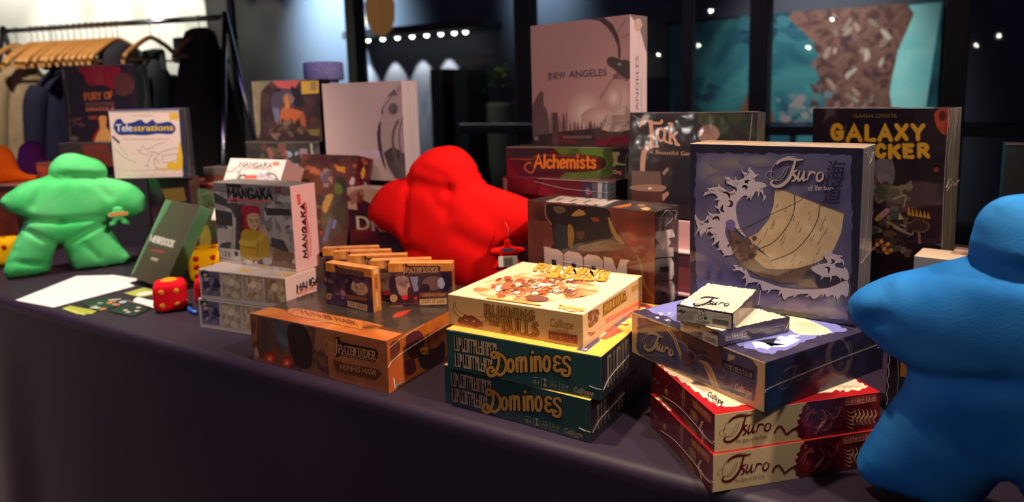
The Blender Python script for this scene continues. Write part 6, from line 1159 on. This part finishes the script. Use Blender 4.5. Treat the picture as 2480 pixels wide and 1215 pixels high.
bm = bmesh.new(); add_box(bm, (-.021, -.0075, .006), (.021, -.006, .030)); st = bm_obj('barcode_sticker', bm, mat('sticker_paper', (206, 200, 186), rough=.5), tg); bm = bmesh.new()
for i in range(8): add_box(bm, (-.010+.0026*i, -.0082, .010), (-.0088+.0026*i+(i % 3)*.0005, -.0075, .026))
bm_obj('barcode', bm, mat('barcode_ink', (90, 84, 80), rough=.6), st)
bm = bmesh.new(); add_box(bm, (-.013, -.0068, .040), (.013, -.0055, .047)); bm_obj('label_strip', bm, mat('slate_label', (70, 84, 110), rough=.5), tg)
tubes('tag_string', [[(0, 0, .06), (.004, .01, .085), (-.002, .03, .1)]], .0012, mat('string', (200, 60, 50), rough=.8), tg)
BLU = [(-28, 333), (-28, 344), (-25, 363), (-22, 379), (-14, 393), (-2, 403), (10, 407), (25, 409), (44, 406), (59, 393), (67, 373), (68, 354), (66, 340), (81, 340), (99, 338), (116, 334), (138, 328), (153, 320), (162, 308), (163, 294), (159, 273), (148, 253), (134, 237), (116, 226), (112, 205), (118, 184), (132, 160), (148, 130), (160, 95), (160, 50), (152, 10), (125, 0), (89, 0), (65, 0), (52, 20), (40, 45), (28, 60), (16, 45), (4, 20), (-15, 0), (-60, 0), (-95, 0), (-125, 4), (-137, 26), (-134, 46), (-125, 69), (-111, 101), (-100, 127), (-91, 144), (-85, 163), (-84, 181), (-93, 188), (-106, 196), (-121, 207), (-134, 217), (-146, 229), (-151, 243), (-152, 257), (-143, 272), (-125, 287), (-102, 301), (-76, 311), (-57, 320), (-41, 327)]
bl = plush('blue', 'big blue velvet plush game piece figure at the near end of the table', (.0718, .972, .007), -.074, BLU, velvet('blue_velvet', (34, 124, 204), (66, 156, 222)), mm([((-30, 331), (70, 322), .018, .010), ((-84, 180), (20, 205), .012, .012), ((28, 62), (-60, 130), .006, .012), ((28, 62), (100, 140), .006, .012), ((-140, 235), (-110, 250), .008, .01)]), seed=3, cap=.075, tilt=.10)
ORG = [(-150, 2), (-120, 40), (-150, 70), (-150, 100), (-98, 100), (-90, 125), (-57, 146), (-9, 142), (21, 123), (33, 90), (41, 50), (60, 30), (95, 18), (100, 4), (52, 0), (-24, 0), (-96, 0)]
plush('orange', 'orange velvet plush game piece figure half cut off at the far left end', (-2.967, 1.240, .26), 1.175, ORG, velvet('orange_velvet', (240, 92, 8), (250, 110, 20)), (), seed=4, cap=.06)
PUR = [(-110, 0), (-110, 40), (-63, 62), (-45, 120), (-15, 142), (15, 142), (36, 115), (40, 76), (60, 50), (80, 30), (70, 0)]
plush('purple', 'purple velvet plush game piece figure behind the orange one', (-3.10, 1.40, .26), 1.159, PUR, velvet('purple_velvet', (104, 34, 110), (120, 50, 128)), (), seed=5, cap=.06)

# ---- plush dice
PIP = {1: [(0, 0)], 2: [(-.5, -.5), (.5, .5)], 3: [(-.5, -.5), (0, 0), (.5, .5)], 4: [(-.5, -.5), (.5, .5), (-.5, .5), (.5, -.5)], 5: [(-.5, -.5), (.5, .5), (-.5, .5), (.5, -.5), (0, 0)], 6: [(-.5, -.55), (-.5, 0), (-.5, .55), (.5, -.55), (.5, 0), (.5, .55)]}
def die(label, x, y, z, size, rot, body, pip, tops, big=0., group='plush dice'):
    t = empty('plush_die', (x, y, TZ+z), rot); tag(t, label, 'plush die', group)
    bm = bmesh.new(); bmesh.ops.create_cube(bm, size=2); bmesh.ops.subdivide_edges(bm, edges=bm.edges[:], cuts=11, use_grid_fill=True)
    h = size/2
    for v in bm.verts:
        p = v.co; n = (abs(p.x)**5+abs(p.y)**5+abs(p.z)**5)**.2; v.co = Vector((p.x/n*h, p.y/n*h, p.z/n*h+h))
    bm_obj('body', bm, body, t, True)
    for (ax, sg), n in tops.items():
        for u, v in PIP[n]:
            vs, fs = [], []; r = size*(.085 if not (big and n == 1) else big)
            for i in range(4):
                a = i/3*math.pi/2
                for k in range(10): vs.append(Vector((r*math.cos(a)*math.cos(k*.6283), r*math.cos(a)*math.sin(k*.6283), r*.28*math.sin(a))))
                if i: fs += [((i-1)*10+k, (i-1)*10+(k+1) % 10, i*10+(k+1) % 10, i*10+k) for k in range(10)]
            n5 = (1+abs(u*.9)**5+abs(v*.9)**5)**.2; d = h/n5
            c = {0: Vector((sg*d, u*h*.9, v*h*.9+h)), 1: Vector((u*h*.9, sg*d, v*h*.9+h)), 2: Vector((u*h*.9, v*h*.9, h+sg*d))}[ax]
            q = {0: Vector((sg, 0, 0)), 1: Vector((0, sg, 0)), 2: Vector((0, 0, sg))}[ax].to_track_quat('Z', 'Y')
            mesh_obj('pip', [q @ w_+c for w_ in vs], fs, pip, t, smooth=True)
YB, RB_ = velvet('yellow_velvet', (232, 170, 0), (244, 190, 10)), velvet('crimson_velvet', (206, 8, 26), (222, 14, 34))
YP, RP = velvet('gold_velvet', (214, 140, 30)), velvet('dark_red_velvet', (180, 26, 20))
die('red plush die with gold dots, nearest the black cards', -1.700, 1.050, 0, .079, (0, 0, .95), RB_, YP, {(2, 1): 1, (1, -1): 4, (0, 1): 2, (0, -1): 3}, .26)
die('red plush die with gold dots wedged beside the white comic boxes', -1.648, 1.136, 0, .076, (0, 0, .7), RB_, YP, {(2, 1): 2, (1, -1): 2, (0, 1): 4})
die('yellow plush die with red dots behind the two red dice', -1.882, 1.288, 0, .104, (0, 0, .9), YB, RP, {(2, 1): 4, (1, -1): 6, (0, 1): 3, (0, -1): 2})
die('yellow plush die tucked behind the white comic boxes', -1.728, 1.262, .02, .10, (.0, .35, .3), YB, RP, {(1, -1): 1, (0, 1): 3})
die('yellow plush die at the far left behind the leg of the green figure', -2.72, 1.10, 0, .098, (0, 0, .75), YB, RP, {(2, 1): 3, (1, -1): 2, (0, 1): 2})

# ---- papers, cards and pens on the cloth
def flat(name, label, cat, pts, z, th, m, group=None, draw=None):
    cx = sum(p[0] for p in pts)/len(pts); cy = sum(p[1] for p in pts)/len(pts); t = empty(name, (cx, cy, TZ+z)); tag(t, label, cat, group)
    q = [(p[0]-cx, p[1]-cy) for p in pts]; n = len(q); vs = [(x, y, 0) for x, y in q]+[(x, y, th) for x, y in q]
    fs = [tuple(range(n, 2*n)), tuple(range(n))[::-1]]+[(i, (i+1) % n, n+(i+1) % n, n+i) for i in range(n)]
    a = sum(q[i][0]*q[(i+1) % n][1]-q[(i+1) % n][0]*q[i][1] for i in range(n))
    if a < 0: fs = [f[::-1] for f in fs]
    b = Body(); b.add(vs, fs, m)
    if draw:
        xs = [p[0] for p in q]; ys = [p[1] for p in q]; s = Sheet(b, (min(xs), min(ys), th), (max(xs)-min(xs), 0, 0), (0, max(ys)-min(ys), 0), None, 1); s.z = 1e-4; draw(s, lambda p: ((p[0]-cx-min(xs))/(max(xs)-min(xs))*100, (1-(p[1]-cy-min(ys))/(max(ys)-min(ys)))*s.hh))
    b.build('sheet', t); return t
PAPER = mat('white_paper', (238, 230, 224), rough=.7)
def d_paper(s, f):
    for i in range(9): a = f((-2.17+.018*i, .93+.008*i)); b_ = f((-2.26+.018*i, 1.10+.006*i)); s.stroke([a, b_], .6, (222, 212, 206), 0, caps=False)
flat('paper_sheet', 'long white paper sheet lying in front of the green plush figure', 'paper', [(-2.190, .895), (-2.011, .909), (-2.02, 1.14), (-2.215, 1.186), (-2.319, 1.126)], .0006, .0006, PAPER, 'loose papers', d_paper)
flat('paper_sheet', 'small white slip at the far end of the long paper sheet', 'paper', [(-2.225, 1.183), (-2.095, 1.192), (-2.063, 1.17), (-2.074, 1.150), (-2.2, 1.146)], .0018, .0006, PAPER, 'loose papers', lambda s, f: s.stroke([f((-2.2, 1.16)), f((-2.12, 1.165))], 1.5, (190, 150, 130), 0))
CB = ink((34, 44, 38), 1)
def d_black(s, f):
    for x, y in ((-1.79, 1.005), (-1.765, .985), (-1.80, .975), (-1.775, .968)): s.poly([f((x, y)), f((x+.012, y+.003)), f((x+.010, y+.012)), f((x-.003, y+.010))], (206, 186, 176))
flat('card', 'black card with pale specks in front of the red plush dice', 'card', [(-1.854, 1.033), (-1.748, 1.019), (-1.722, .959), (-1.834, .958)], .0012, .002, CB, 'promo cards', d_black)
def d_art(s, f):
    s.blobs(25, 10, 95, 70, 12, 13, [(170, 190, 200), (206, 190, 176), (196, 110, 70), (140, 150, 150)], 3, .6)
flat('card', 'dark card with a pale blue and orange picture beside the white paper', 'card', [(-1.985, .965), (-1.955, 1.045), (-1.855, .99), (-1.859, .946)], .0012, .001, CB, 'promo cards', d_art)
flat('card', 'lime green striped card at the front edge beside the paper', 'card', [(-1.976, .913), (-1.985, .938), (-1.866, .946), (-1.850, .925), (-1.884, .905)], .0006, .001, ink((172, 176, 66), 1), 'promo cards', lambda s, f: [s.stroke([(8, 20+k*16), (92, 26+k*10)], 4, (206, 206, 130)) for k in range(2)])
flat('card', 'white striped card beside the red plush die', 'card', [(-1.873, 1.053), (-1.88, 1.066), (-1.787, 1.065), (-1.763, 1.051), (-1.739, 1.025), (-1.852, 1.036)], .0036, .001, PAPER, 'promo cards', lambda s, f: [s.stroke([(6, 24+k*18), (94, 40+k*18)], 3, (150, 140, 120)) for k in range(2)])
flat('card', 'lime and white card below the leaning grey box', 'card', [(-1.963, 1.075), (-1.968, 1.138), (-1.9, 1.134), (-1.868, 1.113), (-1.885, 1.072)], .0012, .002, ink((180, 184, 84), 1), 'promo cards', lambda s, f: s.ell(66, 36, 22, 24, (230, 222, 206)))
for i, (x, y, a) in enumerate(((-1.640, 1.062, -.35), (-1.606, 1.050, -.2))):
    t = empty('pen', (x, y, TZ+.006), (0, 0, a)); tag(t, 'blue pen cap poking out from the red dice, %s the white boxes' % ('farther from' if i == 0 else 'touching'), 'pen', 'blue pens')
    tubes('barrel', [[(-.02, 0, 0), (-.012, 0, 0), (.02, 0, 0)]], .0045, mat('blue_plastic', (30, 100, 200), rough=.3), t); tubes('cap', [[(-.024, 0, 0), (-.018, 0, 0)]], .0058, mat('blue_plastic_dark', (24, 80, 190), rough=.3), t)
# blister strip on the pale box, lilac drum at the back
t = empty('blister_pack', (.098, 1.615, TZ+.1985), (0, 0, -.16)); tag(t, 'clear blister strip with a red label on the pale topped box', 'blister pack')
bm = bmesh.new(); add_box(bm, (-.05, -.014, 0), (.05, .014, .010), .003); bm_obj('shell', bm, mat('blister', (226, 190, 160), rough=.1, alpha=.45, coat=1), t)
bm = bmesh.new(); add_box(bm, (-.035, -.010, .001), (-.004, .010, .006), .001); bm_obj('dark_insert', bm, mat('slate', (60, 62, 72), rough=.5), t)
bm = bmesh.new(); add_box(bm, (0, -.011, .001), (.026, .009, .007), .001); bm_obj('label', bm, mat('red_label', (210, 50, 50), rough=.5), t)
t = empty('drum', (-2.07, 2.003, TZ+.575)); tag(t, 'lilac drum shaped container on the black carton by the window', 'container')
def lathe(name, prof, m, parent, n=32):
    vs, fs = [], []
    for i, (r, z) in enumerate(prof):
        vs += [(r*math.cos(2*math.pi*k/n), r*math.sin(2*math.pi*k/n), z) for k in range(n)]
        if i: fs += [((i-1)*n+k, (i-1)*n+(k+1) % n, i*n+(k+1) % n, i*n+k) for k in range(n)]
    return mesh_obj(name, vs, fs, m, parent, smooth=True)
LIL = mat('lilac_felt', (156, 152, 212), rough=.8, vary=((136, 132, 196), 60), bump=.2, bscale=120)
lathe('base', [(0, 0), (.055, 0), (.056, .004), (.056, .036), (.05, .04), (0, .04)], LIL, t); lathe('lid', [(0, .037), (.073, .037), (.077, .040), (.077, .100), (.073, .106), (0, .108)], LIL, t)

# ================================================================== clothes rack with hangers and coats
RL, RR_ = Vector((-5.25, 2.20, 0)), Vector((-3.5562, 2.7, 0)); ax = (RR_-RL).normalized(); BZ = 1.776; nrm = Vector((ax.y, -ax.x, 0)); LEN = (RR_-RL).length
rk = empty('clothes_rack', RL, (0, 0, math.atan2(ax.y, ax.x))); tag(rk, 'chrome clothes rail standing behind the table in front of the bright wall', 'clothes rack')
tubes('rail', [[(.1, 0, BZ), (LEN, 0, BZ)]], .016, CHR, rk)
for x0, x1 in ((LEN, LEN+.05), (.12, .08)):
    for sgn in (-1, 1):
        tubes('post', [[(x0, 0, BZ+.03), (x0+(x1-x0)*.6, sgn*.16, 1.0), (x1, sgn*.30, .07)]], .014, CHR, rk)
    tubes('foot_bar', [[(x1, -.34, .06), (x1, .34, .06)]], .016, CHR, rk)
    for sgn in (-1, 1): lathe('caster', [(0, -.0), (.03, 0), (.03, .025), (0, .03)], DARKM, rk).location = (x1, sgn*.32, .012)
WOOD = mat('hanger_wood', (206, 150, 84), rough=.45, coat=.4, vary=((186, 128, 66), 30))
def rail_pt(s, dz=0): return RL + ax*s + Vector((0, 0, BZ+dz))
def hanger(s, label, group, proto=[], yaw=0, scale=1):
    if not proto:
        t = empty('wooden_hanger', (0, 0, 0)); pts = [(-.235, 0, -.235), (-.20, .004, -.195), (-.11, .008, -.135), (-.035, 0, -.100), (0, 0, -.092), (.035, 0, -.100), (.11, .008, -.135), (.20, .004, -.195), (.235, 0, -.235)]
        P = cr(pts, 4); vs, fs = [], []; n = 8
        for i, p in enumerate(P):
            e = abs(i/(len(P)-1)*2-1); hh = .022+.016*e; ww = .008+.007*e
            vs += [(p[0], p[1]+ww*math.cos(k*math.pi/4), p[2]+hh*math.sin(k*math.pi/4)*.6) for k in range(n)]
        for i in range(len(P)-1): fs += [(i*n+k, i*n+(k+1) % n, (i+1)*n+(k+1) % n, (i+1)*n+k) for k in range(n)]
        fs += [tuple(range(n)), tuple(range(len(vs)-n, len(vs)))[::-1]]
        mesh_obj('shoulder_bar', vs, fs, WOOD, t, smooth=True)
        tubes('trouser_bar', [[(-.215, 0, -.225), (.215, 0, -.225)]], .007, WOOD, t)
        tubes('hook', [[(0, 0, -.095), (0, 0, -.022), (.014, 0, -.016), (.021, 0, 0), (.014, 0, .015), (0, 0, .021), (-.014, 0, .016), (-.02, 0, .004)]], .0022, CHR, t)
        proto.append(t)
    else: t = copy_tree(proto[0])
    t.location = rail_pt(s); t.rotation_euler = (0, 0, math.atan2(nrm.y, nrm.x)+yaw); tag(t, label, 'coat hanger', group)
    return t
for i in range(14):
    hanger(.34+.048*i, 'empty wooden coat hanger in the row on the chrome rail', 'empty wooden hangers', yaw=random.Random(i).uniform(-.09, .09))
def coat(name, label, s, width, depth, top, length, col, col2=None, yaw=0, seed=0, cat='coat', hung=True, flare=1.2, off=0, prof=None, sleeves=True):
    """garment on a hanger: shoulders, body and folds as one closed shell"""
    c = rail_pt(s); t = empty(name, (c.x+nrm.x*off, c.y+nrm.y*off, BZ-top), (0, 0, math.atan2(nrm.y, nrm.x)+yaw)); tag(t, label, cat, 'garments on the clothes rail')
    R = random.Random(seed); K = 40; prof = prof or [(0, .02), (.02, .22), (.06, .5), (.12, .82), (.20, .98), (.32, 1.), (.55, 1.0+.1*(flare-1)), (.8, 1+.6*(flare-1)), (1, flare)]
    P = cr(prof, 3); fr_ = [(R.randint(3, 9), R.uniform(0, 6.28), R.uniform(.4, 1)) for _ in range(4)]; vs, fs = [], []
    for i, (z, wv) in enumerate(P):
        for k in range(K):
            a = 2*math.pi*k/K; rip = 1+.09*z*sum(q*math.sin(f*a+p+z*2) for f, p, q in fr_)
            vs.append((width*wv*math.cos(a)*rip, depth*(.35+.65*wv)*math.sin(a)*rip*(1 if wv > .3 else .8), -length*z))
        if i: fs += [((i-1)*K+k, i*K+k, i*K+(k+1) % K, (i-1)*K+(k+1) % K) for k in range(K)]
    fs += [tuple(range(K)), tuple(range(len(vs)-K, len(vs)))[::-1]]
    m = mat(name+str(seed), col, rough=.9, vary=(col2 or col, 6), bump=.4, bscale=250); mesh_obj('body', vs, fs, m, t, smooth=True)
    for sg in ((-1, 1) if sleeves else ()):
        sl = [(sg*width*.80, 0, -length*.13), (sg*width*1.06, -.01, -length*.26), (sg*width*1.14, -.03, -length*.5), (sg*width*1.12, -.05, -length*.72)]
        v2, f2 = tube(cr(sl, 4), [.055, .062, .066, .066, .064, .062, .06, .058, .056, .054, .052, .05, .048], 12); mesh_obj('sleeve', v2, f2, m, t, smooth=True)
    vs, fs = tube([(-.05, -.01, .012), (-.03, -.05, .0), (.03, -.05, .0), (.05, -.01, .012), (.03, .04, .022), (-.03, .04, .022), (-.05, -.01, .012)], .02, 8); 
    if sleeves: mesh_obj('collar', vs, fs, m, t, smooth=True)
    if hung: hanger(s, 'wooden hanger carrying the %s' % label.split(' hanging')[0], 'hangers that carry garments', yaw=yaw).location.x += nrm.x*off
    return t
coat('coat', 'dark brown hooded coat hanging at the near end of the chrome rail', 1.585, .20, .15, .05, 1.2, (34, 28, 30), (46, 38, 34), seed=1, flare=1.75, prof=[(0, .03), (.01, .26), (.04, .42), (.09, .5), (.16, .66), (.28, .88), (.5, 1.2), (.8, 1.55), (1, 1.75)], sleeves=False)
coat('jacket', 'slate green jacket hanging behind the dark red painted box', 1.24, .13, .08, .20, .95, (46, 58, 62), (60, 74, 74), seed=2, flare=1.15)
coat('jacket', 'black jacket hanging beside the last empty hanger', 1.00, .145, .09, .10, .46, (26, 26, 34), (40, 38, 46), seed=3, flare=1.05, sleeves=False)
coat('coat', 'navy blue coat hanging below the row of empty hangers', .50, .16, .09, .24, 1.0, (20, 20, 48), (28, 26, 58), seed=4, flare=1.2)
coat('coat', 'beige coat hanging at the far end of the chrome rail', .22, .16, .10, .14, 1.1, (150, 128, 96), (176, 156, 124), seed=5, flare=1.3)
coat('shirt', 'crimson shirt hanging beyond the beige coat', -.12, .13, .07, .12, .5, (120, 14, 40), (100, 10, 36), seed=6, flare=1., sleeves=False)
for i, (s, z, w_, h_) in enumerate(((1.43, 1.60, .085, .15), (1.30, 1.535, .07, .10))):
    c = rail_pt(s); t = empty('sign_card', (c.x, c.y, z), (0, 0, math.atan2(ax.y, ax.x)-.2)); tag(t, '%s dark square card dangling from the chrome rail' % ('larger' if i == 0 else 'smaller'), 'sign', 'cards on the clothes rail')
    bm = bmesh.new(); add_box(bm, (-w_/2, -.004, -h_/2), (w_/2, .004, h_/2), .001); bm_obj('board', bm, mat('grey_board', (58, 62, 66), rough=.6), t); bm = bmesh.new(); add_box(bm, (-w_/2+.008, -.0052, -h_/2+.01), (w_/2-.008, -.004, h_/2-.01)); bm_obj('insert', bm, mat('grey_insert', (76, 84, 90), rough=.6), t)
    tubes('string', [[(0, 0, h_/2), (0, 0, BZ-z)]], .0015, DARKM, t)
